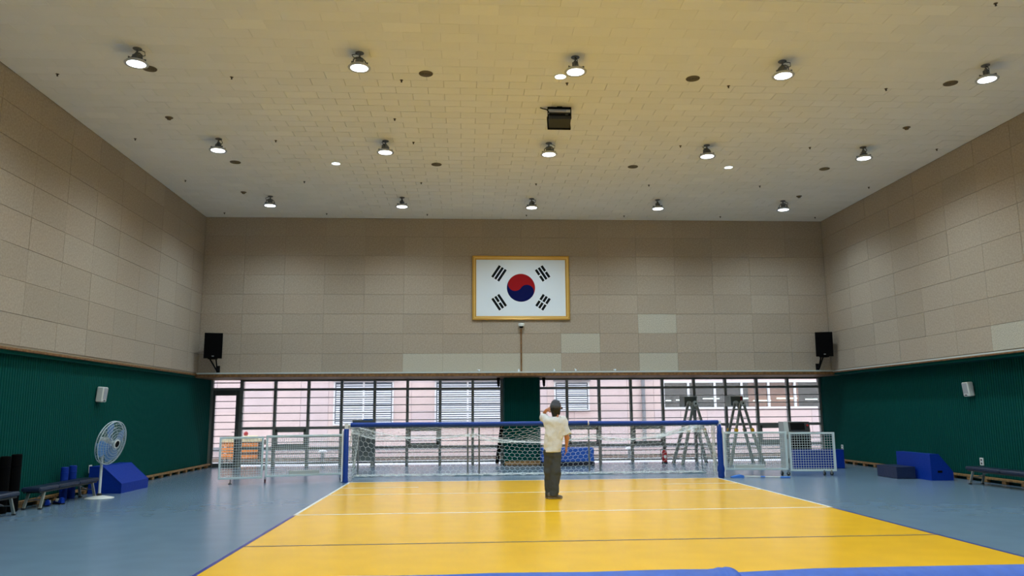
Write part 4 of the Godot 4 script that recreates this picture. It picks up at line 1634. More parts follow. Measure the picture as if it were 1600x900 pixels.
func build_left_side() -> void:
	bench("navy padded bench with silver legs beside the two blue foam rolls", -7.62, -16.75, -14.5, 1.0, [0.36, 0.34, 0.30])
	bench("navy padded bench cut off by the left edge of the view", -7.62, -13.9, -11.7, 1.0, [0.5, 0.5])
	roll("tall black foam roll standing between the benches, nearer the wall end", Vector3(-7.83, 0, -14.05), 0.083, 0.95, M.black_soft, "black foam rolls")
	roll("tall black foam roll standing between the benches, closest to the blue-roll bench", Vector3(-7.80, 0, -14.33), 0.083, 0.97, M.black_soft, "black foam rolls")
	roll("blue foam roll standing behind the bench, nearer the black rolls", Vector3(-7.862, 0, -16.16), 0.07, 0.63, M.foam_blue, "blue foam rolls")
	roll("blue foam roll standing behind the bench, nearer the fan", Vector3(-7.862, 0, -16.48), 0.07, 0.64, M.foam_blue, "blue foam rolls")
	# wedge against the wall: high at the back, sloping towards the hall
	var w := thing("foam_wedge", "bright blue foam wedge with sloping top behind the standing fan", "foam wedge", Vector3(-7.58, 0, -18.0))
	var st := mb()
	prism(st, v2([-0.34, 0.0, 0.34, 0.0, 0.34, 0.20, -0.06, 0.56, -0.34, 0.56]), 1.4, Transform3D(Basis(), Vector3(0, 0, -0.7)))
	obj("block", st, M.foam_blue, w)
	st = mb()
	for z in [-0.7, 0.7]:
		pipe(st, [Vector3(-0.34, 0.56, z), Vector3(-0.06, 0.56, z), Vector3(0.34, 0.20, z), Vector3(0.34, 0.01, z)], 0.006, 5)
	obj("piping", st, M.foam_blue, w)
	# shoes under the bench
	for s in [[-7.62, -15.12, 2.0, "blue trainer under the bench, nearer the black rolls"], [-7.55, -15.42, 2.5, "blue trainer with white stripes under the bench, nearer the fan"]]:
		var o := thing("trainer_shoe", s[3], "shoe", Vector3(s[0], 0, s[1]), s[2], "blue trainers under the bench")
		st = mb()
		shoe(st, Transform3D(Basis(), Vector3(0, 0.025, 0)), 0.30, 0.105, 0.11)
		obj("upper", st, M.foam_blue, o)
		st = mb()
		cbox(st, Vector3(0.03, 0.014, 0), Vector3(0.29, 0.028, 0.10), 0.012)
		obj("sole", st, M.navy_dark, o)
		st = mb()
		for k in 3:
			box(st, Vector3(-0.02 + k * 0.035, 0.075, 0), Vector3(0.01, 0.05, 0.106), Basis(Vector3(0, 0, 1), 0.4))
		obj("stripe", st, M.white_plastic, o)
	# standing fan
	var f := thing("standing_fan", "large white standing fan with blue blades by the green wall", "fan", Vector3(-7.26, 0, -16.36))
	st = mb()
	lathe(st, [Vector2(0.0, 0.0), Vector2(0.27, 0.0), Vector2(0.275, 0.012), Vector2(0.20, 0.03), Vector2(0.06, 0.055), Vector2(0.0, 0.06)], 24, Transform3D(), true)
	obj("base", st, M.white_plastic, f)
	st = mb()
	tube(st, Vector3(0, 0.05, 0), Vector3(0, 0.10, 0), 0.045, 12)
	obj("collar", st, M.charcoal, f)
	st = mb()
	tube(st, Vector3(0, 0.08, 0), Vector3(0, 1.0, 0), 0.026, 12)
	obj("pole", st, M.white_plastic, f)
	# the head looks across the hall, a little towards the camera and upwards
	var dir := Vector3(0.965, -0.20, 0.17).normalized()
	var bx := Vector3.UP.cross(dir).normalized()
	var hb := Basis(bx, dir.cross(bx), dir)      # local z = forward
	var hc := Vector3(0.15, 1.085, 0.0)
	st = mb()
	tube(st, hc - dir * 0.22, hc - dir * 0.03, 0.075, 14, 0.09)
	tube(st, Vector3(0, 0.97, 0), hc - dir * 0.14, 0.035, 10)
	obj("motor", st, M.white_plastic, f)
	var xf := Transform3D(hb, hc)
	var cage := Node3D.new()
	cage.name = "cage"
	f.add_child(cage, true)
	for side in [0, 1]:
		st = mb()
		for q in ([0.43, 0.385, 0.335, 0.285, 0.23, 0.175, 0.12] if side == 0 else [0.425, 0.32, 0.21]):
			var z: float = (0.11 * (1.0 - pow(q / 0.44, 3.0)) + 0.02) * (1.0 if side == 0 else -1.0)
			var pts := []
			for k in 40:
				var a := TAU * k / 40.0
				pts.append(xf * Vector3(cos(a) * q, sin(a) * q, z))
			pipe(st, pts, 0.0045 if q < 0.42 else 0.011, 5, true)
		obj("ring", st, M.cage_grey, cage)
		st = mb()
		for k in 40:
			var a := TAU * k / 40.0
			var pts := []
			for q in [0.09, 0.19, 0.29, 0.37, 0.425]:
				var z: float = (0.11 * (1.0 - pow(q / 0.44, 3.0)) + 0.02) * (1.0 if side == 0 else -1.0)
				var tw: float = a + (0.4 - q) * 0.9
				pts.append(xf * Vector3(cos(tw) * q, sin(tw) * q, z))
			pipe(st, pts, 0.0022, 4)
		obj("wire", st, M.cage_grey, cage).set_meta("kind", "stuff")
	for k in 4:
		st = mb()
		var a := TAU * k / 4.0 + 0.4
		var e := 0.0
		var grid := []
		for i in 7:
			var q := 0.05 + 0.345 * i / 6.0
			var half := 0.30 + 0.28 * sin(PI * clampf(i / 6.0, 0.05, 0.92))
			var row := []
			for j in 5:
				var t := (j / 4.0 - 0.5) * 2.0
				row.append(xf * Vector3(cos(a + t * half) * q, sin(a + t * half) * q, t * 0.05 * (1.0 - q)))
			grid.append(row)
		st.set_smooth_group(1)
		for i in 6:
			for j in 4:
				quad(st, grid[i][j], grid[i + 1][j], grid[i + 1][j + 1], grid[i][j + 1])
		obj("blade", st, M.blade_blue, f)
	st = mb()
	tube(st, xf * Vector3(0, 0, -0.03), xf * Vector3(0, 0, 0.09), 0.05, 14)
	obj("hub", st, M.white_plastic, f)
	st = mb()
	lathe(st, [Vector2(0.095, 0.0), Vector2(0.09, 0.02), Vector2(0.065, 0.025)], 20, xf * Transform3D(Basis(Vector3.RIGHT, PI / 2), Vector3(0, 0, 0.12)))
	obj("badge_ring", st, M.white_plastic, f)
	st = mb()
	tube(st, xf * Vector3(0, 0, 0.12), xf * Vector3(0, 0, 0.145), 0.065, 16)
	obj("centre_badge", st, M.black, f)


# ------------------------------------------------------------------ right side

func build_right_side() -> void:
	bench("navy padded bench along the green wall at the right edge of the view", 11.16, -16.95, -14.7, -1.0, [0.5, 0.5])
	var w := thing("foam_wedge", "bright blue foam wedge standing tall side out with a dark handle hole", "foam wedge", Vector3(10.99, 0, -18.5))
	var st := mb()
	prism(st, v2([-0.26, 0.0, 0.26, 0.0, 0.26, 0.20, -0.06, 0.60, -0.26, 0.60]), 1.42, Transform3D(Basis(), Vector3(0, 0, -0.71)))
	obj("block", st, M.foam_blue, w)
	st = mb()
	cbox(st, Vector3(-0.05, 0.20, 0.712), Vector3(0.11, 0.05, 0.014), 0.005)
	obj("handle", st, M.black, w)
	st = mb()
	for z in [-0.71, 0.71]:
		pipe(st, [Vector3(-0.26, 0.01, z), Vector3(-0.26, 0.60, z), Vector3(-0.06, 0.60, z), Vector3(0.26, 0.20, z), Vector3(0.26, 0.01, z)], 0.006, 5)
	obj("piping", st, M.foam_blue, w)
	var n := thing("foam_block", "low dark navy foam block in front of the blue wedge", "foam block", Vector3(10.46, 0, -18.82))
	n.rotation.y = -0.03
	st = mb()
	cbox(st, Vector3(0, 0.14, 0), Vector3(0.46, 0.28, 0.95), 0.015)
	obj("block", st, M.foam_navy, n)
	st = mb()
	pipe(st, [Vector3(-0.228, 0.275, 0.47), Vector3(-0.228, 0.275, -0.47), Vector3(0.228, 0.275, -0.47), Vector3(0.228, 0.275, 0.47)], 0.005, 5, true)
	obj("piping", st, M.foam_navy, n)


# ------------------------------------------------------------------ things by the glazing

func ladder(label: String, where: Vector3, turn: float, top: float) -> void:
	var l := thing("stepladder", label, "ladder", where, turn, "aluminium stepladders")
	for side in [-1.0, 1.0]:
		var sec := Node3D.new()
		sec.name = "ladder_section"
		l.add_child(sec, true)
		for sz in [-1.0, 1.0]:
			var st := mb()
			var a := Vector3(side * 0.05, top, sz * 0.15)
			var m := Vector3(side * 0.31, top * 0.52, sz * 0.17)
			var f := Vector3(side * 0.60, 0.03, sz * 0.24)
			cbox(st, (a + m) / 2, Vector3(0.085, (a - m).length(), 0.035), 0.004, frame_of(m - a))
			cbox(st, (m + f) / 2 + Vector3(0, 0, sz * 0.02), Vector3(0.105, (f - m).length() + 0.16, 0.04), 0.004, frame_of(f - m))
			obj("rail", st, M.aluminium, sec)
			st = mb()
			cbox(st, m + Vector3(side * -0.01, 0.06, sz * 0.02), Vector3(0.115, 0.10, 0.06), 0.006, frame_of(f - m))
			obj("lock", st, M.lock_yellow, sec)
			st = mb()
			cbox(st, f - Vector3(0, 0.005, 0), Vector3(0.09, 0.05, 0.045), 0.008)
			obj("foot", st, M.rubber, sec)
		for k in 6:
			var t := (k + 0.6) / 6.2
			var p := Vector3(side * lerpf(0.60, 0.05, t), top * t, 0)
			var hw := lerpf(0.24, 0.15, t)
			var st := mb()
			cbox(st, p, Vector3(0.035, 0.028, hw * 2), 0.004)
			obj("rung", st, M.aluminium, sec)
	for sz in [-1.0, 1.0]:
		var st := mb()
		tube(st, Vector3(0, top, sz * 0.14), Vector3(0, top, sz * 0.20), 0.085, 16)
		obj("hinge_disc", st, M.panel_light, l)
		st = mb()
		tube(st, Vector3(0, top, sz * 0.20), Vector3(0, top, sz * 0.215), 0.03, 10)
		obj("hinge_bolt", st, M.charcoal, l)


func build_far_things() -> void:
	var st: SurfaceTool
	# two stepladders that carry display boxes
	ladder("aluminium stepladder behind the goal net's right end", Vector3(7.17, 0, -24.55), 0.30, 1.86)
	ladder("aluminium stepladder behind the right-hand barrier", Vector3(8.62, 0, -24.35), 0.30, 1.86)
	for s in [[7.22, -24.88, 0.30, "grey display box on the stepladder behind the goal net"], [8.66, -24.68, 0.30, "grey display box with a red stripe on the stepladder behind the barrier"]]:
		var o := thing("display_box", s[3], "display", Vector3(s[0], 1.77, s[1]), s[2], "display boxes on the stepladders")
		st = mb()
		cbox(st, Vector3(0, 0.165, -0.14), Vector3(0.50, 0.33, 0.26), 0.01)
		obj("case", st, M.panel_light, o)
		st = mb()
		span(st, Vector3(-0.215, 0.03, -0.012), Vector3(0.215, 0.30, -0.004))
		obj("screen", st, M.panel_grey, o)
		st = mb()
		for y in [0.0, 0.31]:
			span(st, Vector3(-0.25, y, -0.012), Vector3(0.25, y + 0.02, 0.008))
		for x in [-0.25, 0.23]:
			span(st, Vector3(x, 0.0, -0.012), Vector3(x + 0.02, 0.33, 0.008))
		obj("bezel", st, M.white_plastic, o)
		if s[0] > 8:
			st = mb()
			span(st, Vector3(0.155, 0.02, -0.006), Vector3(0.215, 0.31, 0.002))
			obj("stripe", st, M.red, o)
	# fire extinguisher
	var e := thing("fire_extinguisher", "red fire extinguisher on the floor beside the stepladder foot", "extinguisher", Vector3(6.26, 0, -24.7))
	st = mb()
	lathe(st, [Vector2(0.0, 0.03), Vector2(0.075, 0.03), Vector2(0.08, 0.05), Vector2(0.08, 0.34), Vector2(0.06, 0.40), Vector2(0.025, 0.43), Vector2(0.0, 0.43)], 16)
	obj("cylinder", st, M.red, e)
	st = mb()
	lathe(st, [Vector2(0.0, 0.0), Vector2(0.09, 0.0), Vector2(0.09, 0.06), Vector2(0.0, 0.06)], 16)
	obj("base_ring", st, M.navy_dark, e)
	st = mb()
	tube(st, Vector3(0, 0.42, 0), Vector3(0, 0.49, 0), 0.02, 8)
	box(st, Vector3(0.03, 0.50, 0), Vector3(0.14, 0.018, 0.025), Basis(Vector3(0, 0, 1), 0.25))
	box(st, Vector3(0.03, 0.46, 0), Vector3(0.12, 0.014, 0.025))
	obj("handle", st, M.charcoal, e)
	st = mb()
	pipe(st, [Vector3(-0.02, 0.46, 0), Vector3(-0.11, 0.44, 0.02), Vector3(-0.13, 0.3, 0.03), Vector3(-0.10, 0.14, 0.03)], 0.012, 6)
	obj("hose", st, M.rubber, e)
	st = mb()
	box(st, Vector3(0, 0.22, 0.079), Vector3(0.08, 0.10, 0.006))
	obj("label_plate", st, M.white_plastic, e)
	# blue mat block behind the person
	var b := thing("mat_trolley", "blue mat block on a dark base behind the net, right of the pillar", "mat block", Vector3(3.12, 0, -24.35))
	st = mb()
	cbox(st, Vector3(0, 0.33, 0), Vector3(1.60, 0.42, 0.6), 0.025)
	obj("mat", st, M.mat_blue, b)
	st = mb()
	cbox(st, Vector3(0, 0.065, 0), Vector3(1.62, 0.13, 0.62), 0.015)
	obj("base", st, M.navy_dark, b)
	# black slab leaning on the pillar
	var k := thing("leaning_bag", "long black bag leaning against the left side of the green pillar", "bag", Vector3(0.98, 0, -24.85))
	st = mb()
	var lean := Basis(Vector3(0, 0, 1), -0.135)
	cbox(st, lean * Vector3(0, 0.63, 0) + Vector3(0, 0.01, 0), Vector3(0.11, 1.22, 0.16), 0.03, lean)
	obj("body", st, M.black_soft, k)
	st = mb()
	for y in [0.35, 0.85]:
		cbox(st, lean * Vector3(0, y, 0) + Vector3(0, 0.01, 0), Vector3(0.122, 0.04, 0.172), 0.005, lean)
	obj("strap", st, M.charcoal, k)
	# grey board on two legs behind the left end of the net
	var bd := thing("notice_board", "tall grey board on legs behind the left end of the net", "board", Vector3(-3.15, 0, -24.7))
	st = mb()
	cbox(st, Vector3(0, 0.80, 0), Vector3(0.68, 1.24, 0.05), 0.008)
	obj("panel", st, M.board_grey, bd)
	for x in [-0.27, 0.27]:
		st = mb()
		cbox(st, Vector3(x, 0.2, 0.0), Vector3(0.08, 0.40, 0.04), 0.006)
		cbox(st, Vector3(x, 0.02, 0.0), Vector3(0.08, 0.04, 0.4), 0.006)
		obj("leg", st, M.frame, bd)
	st = mb()
	cbox(st, Vector3(0.12, 1.435, 0), Vector3(0.30, 0.03, 0.07), 0.006)
	obj("top_clip", st, M.mop_blue, bd)
	# kiosk with a sloping dark screen
	var q := thing("kiosk", "grey kiosk with a black sloping screen behind the right-hand barrier", "kiosk", Vector3(9.58, 0, -22.55), -0.12)
	st = mb()
	prism(st, v2([-0.30, 0.0, 0.28, 0.0, 0.28, 1.02, 0.20, 1.30, -0.30, 1.30]), 0.72, Transform3D(Basis(Vector3(0, 0, 1), Vector3(0, 1, 0), Vector3(-1, 0, 0)), Vector3(0.36, 0, 0)))
	obj("cabinet", st, M.panel_light, q)
	var slope := Basis(Vector3.RIGHT, -0.28)
	st = mb()
	cbox(st, Vector3(0.07, 1.16, 0.25), Vector3(0.60, 0.28, 0.03), 0.006, slope)
	obj("console", st, M.charcoal, q)
	st = mb()
	box(st, Vector3(0.02, 1.165, 0.267), Vector3(0.40, 0.20, 0.012), slope)
	obj("screen", st, M.black, q)
	st = mb()
	cbox(st, Vector3(0.07, 0.55, 0.285), Vector3(0.60, 0.88, 0.02), 0.006)
	obj("front_panel", st, M.black, q)
	st = mb()
	tube(st, Vector3(0.30, 1.19, 0.255), Vector3(0.30, 1.197, 0.285), 0.03, 12)
	obj("button", st, M.red, q)
	# far blue block in front of the kiosk
	var fb := thing("foam_block", "long dark blue foam block behind the right-hand barrier", "foam block", Vector3(9.94, 0, -21.95))
	st = mb()
	cbox(st, Vector3(0, 0.262, 0), Vector3(1.44, 0.524, 0.30), 0.015)
	obj("block", st, M.foam_blue, fb)
	st = mb()
	pipe(st, [Vector3(-0.715, 0.518, 0.148), Vector3(0.715, 0.518, 0.148), Vector3(0.715, 0.518, -0.148), Vector3(-0.715, 0.518, -0.148)], 0.005, 5, true)
	obj("piping", st, M.foam_blue, fb)
	# mop on the floor
	var m := thing("floor_mop", "blue and white mop lying on the floor right of the goal", "mop", Vector3(6.7, 0, -19.28))
	st = mb()
	tube(st, Vector3(0.10, 0.035, 0.01), Vector3(0.96, 0.02, 0.26), 0.014, 8)
	obj("pole", st, M.white_plastic, m)
	st = mb()
	tube(st, Vector3(0.96, 0.02, 0.26), Vector3(1.18, 0.02, 0.325), 0.018, 8)
	tube(st, Vector3(0.52, 0.028, 0.13), Vector3(0.62, 0.026, 0.16), 0.017, 8)
	obj("grip", st, M.mop_blue, m)
	st = mb()
	prism(st, v2([-0.17, 0.0, 0.13, 0.0, 0.13, 0.05, 0.06, 0.07, -0.10, 0.04, -0.17, 0.02]), 0.14, Transform3D(Basis(), Vector3(0, 0.002, -0.07)))
	obj("head", st, M.mop_blue, m)
	# white strips of tape on the floor behind the goal
	for s in [[3.62, -22.2, "short white tape mark on the floor behind the goal, near the blue mat"], [5.2, -22.3, "short white tape mark on the floor behind the goal, near the ladder"]]:
		var t := thing("tape_mark", s[2], "tape", Vector3(s[0], 0, s[1]), 0.9, "white tape marks")
		st = mb()
		span(st, Vector3(-0.28, 0.0, -0.02), Vector3(0.28, 0.003, 0.02))
		obj("strip", st, M.line_white, t)


# ------------------------------------------------------------------ the person

# bones: [a, b, radius a, radius b, depth factor, flat end]; joined with a smooth minimum, meshed as surface nets
func nets(st: SurfaceTool, bones: Array, cell: float, k: float, floor_y := -99.0, wob: FastNoiseLite = null, amp := 0.0, roof_y := 99.0) -> void:
	var lo := Vector3.ONE * 99.0
	var hi := Vector3.ONE * -99.0
	for b in bones:
		var r: float = maxf(b[2], b[3]) + cell * 3.0
		lo = lo.min((b[0] as Vector3).min(b[1]) - Vector3.ONE * r)
		hi = hi.max((b[0] as Vector3).max(b[1]) + Vector3.ONE * r)
	var nx := int((hi.x - lo.x) / cell) + 2
	var ny := int((hi.y - lo.y) / cell) + 2
	var nz := int((hi.z - lo.z) / cell) + 2
	var f := PackedFloat32Array()
	f.resize(nx * ny * nz)
	f.fill(0.5)
	for b in bones:
		var a: Vector3 = b[0]
		var e: Vector3 = b[1]
		var ra: float = b[2]
		var rb: float = b[3]
		var zs: float = b[4]
		var flat: bool = b[5]
		var ab := e - a
		ab.z *= zs
		var ll := maxf(ab.length_squared(), 1e-9)
		var ln := sqrt(ll)
		var pad := maxf(ra, rb) + k + cell * 2.0
		var bl := ((a.min(e) - Vector3.ONE * pad - lo) / cell).floor()
		var bh := ((a.max(e) + Vector3.ONE * pad - lo) / cell).ceil()
		for iz in range(maxi(0, int(bl.z)), mini(nz, int(bh.z) + 1)):
			for iy in range(maxi(0, int(bl.y)), mini(ny, int(bh.y) + 1)):
				var at := (iz * ny + iy) * nx
				for ix in range(maxi(0, int(bl.x)), mini(nx, int(bh.x) + 1)):
					var q := Vector3(lo.x + ix * cell, lo.y + iy * cell, lo.z + iz * cell) - a
					q.z *= zs
					var t := q.dot(ab) / ll
					var tc := maxf(t, 0.0) if flat else clampf(t, 0.0, 1.0)
					var d := (q - ab * tc).length() - (ra + (rb - ra) * tc)
					if flat:
						d = maxf(d, (t - 1.0) * ln)
					var o := f[at + ix]
					var h := maxf(k - absf(d - o), 0.0) / k
					f[at + ix] = minf(d, o) - h * h * k * 0.25
	if wob or floor_y > -90.0 or roof_y < 90.0:
		for iz in nz:
			for iy in ny:
				var y := lo.y + iy * cell
				for ix in nx:
					var i := (iz * ny + iy) * nx + ix
					var d := f[i]
					if d > 0.1:
						continue
					if wob:
						d += wob.get_noise_3d(lo.x + ix * cell, y, lo.z + iz * cell) * amp
					f[i] = maxf(maxf(d, floor_y - y), y - roof_y)
	var index := PackedInt32Array()
	index.resize(nx * ny * nz)
	index.fill(-1)
	var V := PackedVector3Array()
	var off := [0, 1, nx, nx + 1, nx * ny, nx * ny + 1, nx * ny + nx, nx * ny + nx + 1]
	for iz in nz - 1:
		for iy in ny - 1:
			for ix in nx - 1:
				var i := (iz * ny + iy) * nx + ix
				var mask := 0
				for c in 8:
					if f[i + off[c]] < 0.0:
						mask |= 1 << c
				if mask == 0 or mask == 255:
					continue
				var s := Vector3.ZERO
				var n := 0
				for c in 8:
					for bit in 3:
						if c & (1 << bit):
							continue
						var d: int = c | (1 << bit)
						if ((mask >> c) & 1) != ((mask >> d) & 1):
							var fa := f[i + off[c]]
							var fb := f[i + off[d]]
							var t := fa / (fa - fb)
							var p := Vector3(c & 1, (c >> 1) & 1, (c >> 2) & 1)
							p[bit] += t
							s += p
							n += 1
				index[i] = V.size()
				V.append(lo + (Vector3(ix, iy, iz) + s / n) * cell)
	st.set_smooth_group(1)
	var step := [1, nx, nx * ny]
	for iz in range(1, nz - 1):
		for iy in range(1, ny - 1):
			for ix in range(1, nx - 1):
				var i := (iz * ny + iy) * nx + ix
				var inside := f[i] < 0.0
				for axis in 3:
					if (f[i + step[axis]] < 0.0) == inside:
						continue
					var u: int = step[(axis + 1) % 3]
					var w: int = step[(axis + 2) % 3]
					var q := [index[i], index[i - u], index[i - u - w], index[i - w]]
					if q.has(-1):
						continue
					if inside:
						quad(st, V[q[0]], V[q[3]], V[q[2]], V[q[1]])
					else:
						quad(st, V[q[0]], V[q[1]], V[q[2]], V[q[3]])


func hand(bones: Array, wrist: Vector3, dir: Vector3, palm: Vector3, curl: float, thumb_side: float) -> void:
	# dir: along the hand, palm: the way the palm faces, curl: bend of each finger joint
	dir = dir.normalized()
	palm = (palm - dir * palm.dot(dir)).normalized()
	var across := dir.cross(palm) * thumb_side
	for q in [-0.025, 0.0, 0.025]:
		bones.append([wrist, wrist + dir * 0.085 + across * q, 0.020, 0.016, 1.0, false])
	var lens := [0.070, 0.080, 0.075, 0.058]
	for i in 4:
		var p := wrist + dir * 0.085 + across * (0.033 - i * 0.022)
		var d := dir
		for j in 3:
			d = (d * cos(curl) + palm * sin(curl)).normalized()
			var side := palm * 0.0
			var e: Vector3 = p + d * lens[i] * [0.45, 0.32, 0.25][j] + side
			bones.append([p, e, 0.0092 - 0.0008 * j, 0.0086 - 0.0008 * j, 1.0, false])
			p = e
	var tp := wrist + dir * 0.03 + across * 0.03
	var te := tp + (dir * 0.6 + across * 0.7 + palm * 0.3).normalized() * 0.04
	bones.append([tp, te, 0.013, 0.0105, 1.0, false])
	bones.append([te, te + (dir + palm * 0.45).normalized() * 0.032, 0.0102, 0.009, 1.0, false])


func build_person() -> void:
	var p := thing("person", "person in a cream T-shirt, dark trousers and grey cap on the court", "person", Vector3(1.68, 0.004, -15.15))
	# joints; -z is away from the camera
	var head := Vector3(0.075, 1.685, -0.03)
	var neck := Vector3(0.055, 1.50, 0.0)
	var sr := Vector3(0.205, 1.44, 0.0)
	var er := Vector3(0.268, 1.14, 0.015)
	var wr := Vector3(0.262, 0.96, -0.045)
	var sl := Vector3(-0.10, 1.45, -0.01)
	var el := Vector3(-0.175, 1.55, -0.20)
	var wl := Vector3(-0.112, 1.665, -0.06)
	var hip := Vector3(-0.02, 0.93, 0.0)
	var st := mb()
	var body := [
		[Vector3(0.05, 1.38, 0), Vector3(0.0, 1.1, 0), 0.125, 0.115, 1.35, false], [Vector3(0.0, 1.1, 0), hip, 0.115, 0.13, 1.3, false],
		[sl, sr, 0.06, 0.06, 1.2, false], [neck + Vector3(0, -0.06, 0), neck + Vector3(0.015, 0.10, -0.012), 0.055, 0.052, 1.0, false],
		[sr, er, 0.050, 0.042, 1.0, false], [er, wr, 0.042, 0.027, 1.0, false], [sl, el, 0.050, 0.042, 1.0, false], [el, wl, 0.042, 0.027, 1.0, false],
		[Vector3(-0.085, 0.9, 0), Vector3(-0.09, 0.5, -0.03), 0.08, 0.055, 1.0, false], [Vector3(-0.09, 0.5, -0.03), Vector3(-0.08, 0.09, -0.05), 0.052, 0.036, 1.0, false],
		[Vector3(0.04, 0.9, 0), Vector3(0.03, 0.5, 0.02), 0.08, 0.055, 1.0, false], [Vector3(0.03, 0.5, 0.02), Vector3(-0.01, 0.09, 0.04), 0.052, 0.036, 1.0, false],
	]
	nets(st, body, 0.014, 0.035)
	# head: turned away and to the right, with brow, nose, chin and ears
	var look := Vector3(0.72, -0.05, -0.69).normalized()
	var side := look.cross(Vector3.UP).normalized()
	var hb := [
		[head + Vector3(0, 0.03, 0) - look * 0.015, head + Vector3(0, 0.035, 0) + look * 0.02, 0.088, 0.085, 1.0, false],
		[head + look * 0.03 + Vector3(0, -0.05, 0), head + look * 0.055 + Vector3(0, -0.085, 0), 0.055, 0.035, 1.0, false],
		[head + look * 0.085 + Vector3(0, 0.005, 0), head + look * 0.105 + Vector3(0, -0.03, 0), 0.011, 0.015, 1.0, false],
		[head + look * 0.082 + side * 0.03 + Vector3(0, 0.02, 0), head + look * 0.082 - side * 0.03 + Vector3(0, 0.02, 0), 0.016, 0.016, 1.0, false],
		[head + look * 0.083 + side * 0.018 + Vector3(0, -0.058, 0), head + look * 0.083 - side * 0.018 + Vector3(0, -0.058, 0), 0.010, 0.010, 1.0, false],
		[head + side * 0.084 + Vector3(0, 0.015, 0), head + side * 0.086 + Vector3(0, -0.025, 0), 0.016, 0.012, 1.0, false],
		[head - side * 0.084 + Vector3(0, 0.015, 0), head - side * 0.086 + Vector3(0, -0.025, 0), 0.016, 0.012, 1.0, false],
	]
	nets(st, hb, 0.006, 0.02)
	var hr := []
	hand(hr, wr, Vector3(-0.02, -1, -0.12), Vector3(-1, 0, -0.2), 0.28, 1.0)
	nets(st, hr, 0.0035, 0.008)
	var hl := []
	hand(hl, wl, Vector3(0.85, 0.28, 0.30), Vector3(0.5, -0.3, -0.8), 0.35, -1.0)
	nets(st, hl, 0.0035, 0.008)
	obj("body", st, M.skin, p)
	# hair down to the nape
	st = mb()
	nets(st, [
		[head + Vector3(0, 0.035, 0) - look * 0.03, head + Vector3(0, 0.0, 0) - look * 0.03, 0.094, 0.094, 1.0, false],
		[head - look * 0.04 + Vector3(0, -0.03, 0), head - look * 0.045 + Vector3(0, -0.115, 0), 0.08, 0.058, 1.0, false],
		[head + side * 0.06 + Vector3(0, 0.0, 0), head + side * 0.062 + Vector3(0, -0.10, 0), 0.04, 0.022, 1.0, false],
		[head - side * 0.06 + Vector3(0, 0.0, 0), head - side * 0.062 + Vector3(0, -0.10, 0), 0.04, 0.022, 1.0, false],
	], 0.007, 0.02, -99.0, wave(3, 38.0), 0.012)
	obj("hair", st, M.hair, p)
	# cap: crown, band and brim
	st = mb()
	nets(st, [[head + Vector3(0, 0.045, 0) - look * 0.022, head + Vector3(0, 0.085, 0) - look * 0.012, 0.107, 0.095, 1.0, false]], 0.006, 0.02, head.y + 0.012)
	var cap := obj("cap", st, M.cap_cloth, p)
	st = mb()
	nets(st, [
		[head + look * 0.09 + Vector3(0, 0.028, 0) + side * 0.05, head + look * 0.155 + Vector3(0, 0.012, 0) + side * 0.03, 0.012, 0.008, 1.0, false],
		[head + look * 0.09 + Vector3(0, 0.028, 0) - side * 0.05, head + look * 0.155 + Vector3(0, 0.012, 0) - side * 0.03, 0.012, 0.008, 1.0, false],
		[head + look * 0.09 + Vector3(0, 0.03, 0), head + look * 0.165 + Vector3(0, 0.014, 0), 0.014, 0.009, 1.0, false],
		[head + look * 0.12 + Vector3(0, 0.022, 0) + side * 0.04, head + look * 0.12 + Vector3(0, 0.022, 0) - side * 0.04, 0.009, 0.009, 1.0, false],
	], 0.006, 0.03)
	obj("brim", st, M.cap_cloth, cap)
	# loose T-shirt with short sleeves
	st = mb()
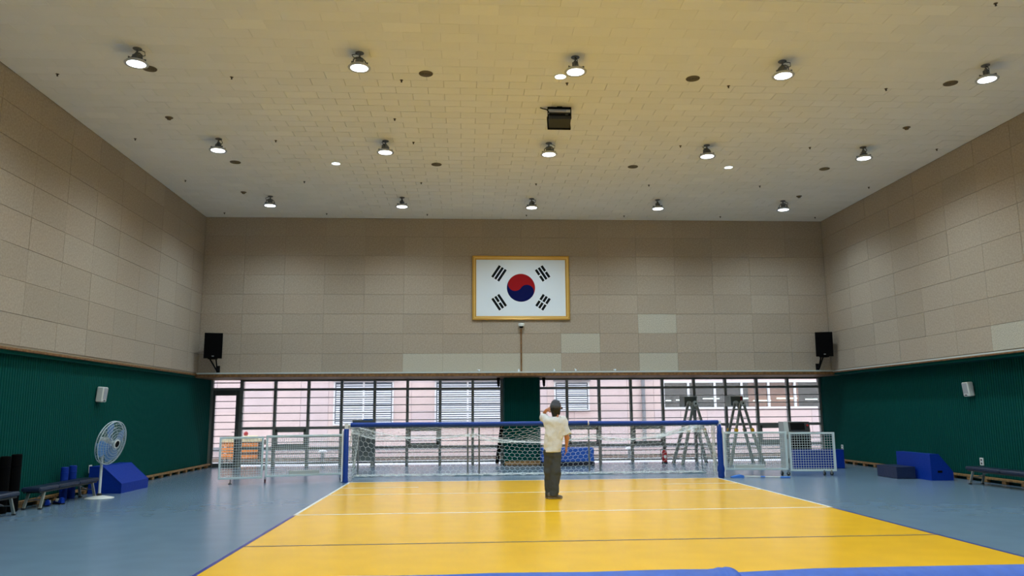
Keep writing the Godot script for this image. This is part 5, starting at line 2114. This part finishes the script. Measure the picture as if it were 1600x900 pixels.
	nets(st, [
		[Vector3(0.045, 1.37, 0.0), Vector3(0.005, 1.12, 0.0), 0.165, 0.160, 1.35, false],
		[Vector3(0.005, 1.14, 0.0), Vector3(-0.022, 0.80, 0.005), 0.160, 0.178, 1.25, false],
		[sl + Vector3(0.01, 0.0, 0), sr, 0.078, 0.078, 1.15, false],
		[neck + Vector3(-0.005, -0.07, 0.0), neck + Vector3(0.0, 0.0, 0), 0.09, 0.068, 1.0, true],
		[sr + Vector3(-0.01, 0.01, 0), sr + Vector3(0.062, -0.245, 0.005), 0.078, 0.090, 1.0, true],
		[sl, el + (el - sl) * 0.02, 0.078, 0.082, 1.0, true],
		[Vector3(-0.06, 1.42, 0.0), Vector3(-0.09, 1.2, 0.02), 0.08, 0.05, 1.2, false],
	], 0.010, 0.05, 0.865, wave(11, 5.0), 0.022)
	obj("t_shirt", st, M.shirt, p)
	# wide trousers
	st = mb()
	nets(st, [
		[Vector3(-0.02, 0.98, 0.0), Vector3(-0.022, 0.86, 0.0), 0.145, 0.155, 1.25, false],
		[Vector3(-0.085, 0.86, 0.0), Vector3(-0.095, 0.5, -0.03), 0.10, 0.085, 1.0, false],
		[Vector3(-0.095, 0.5, -0.03), Vector3(-0.085, 0.055, -0.05), 0.085, 0.076, 1.0, true],
		[Vector3(0.040, 0.86, 0.0), Vector3(0.030, 0.5, 0.02), 0.112, 0.102, 1.0, false],
		[Vector3(0.030, 0.5, 0.02), Vector3(-0.008, 0.05, 0.04), 0.102, 0.084, 1.0, true],
	], 0.010, 0.025, -99.0, wave(17, 6.0), 0.016)
	obj("trousers", st, M.trousers, p)
	# shoes, turned to the right
	for s in [[-0.01, 0.045, -0.05], [-0.045, -0.06, 0.12]]:
		var so := Node3D.new()
		so.name = "shoe"
		p.add_child(so, true)
		so.position = Vector3(s[0], 0, s[1])
		so.rotation.y = s[2]
		st = mb()
		shoe(st, Transform3D(Basis(), Vector3(0, 0.022, 0)), 0.28, 0.10, 0.105)
		obj("upper", st, M.shoe_brown, so)
		st = mb()
		cbox(st, Vector3(0.025, 0.013, 0), Vector3(0.275, 0.026, 0.10), 0.011)
		obj("sole", st, M.sole, so)


func wave(sd: int, freq: float) -> FastNoiseLite:
	var n := FastNoiseLite.new()
	n.seed = sd
	n.frequency = freq
	n.fractal_octaves = 2
	return n
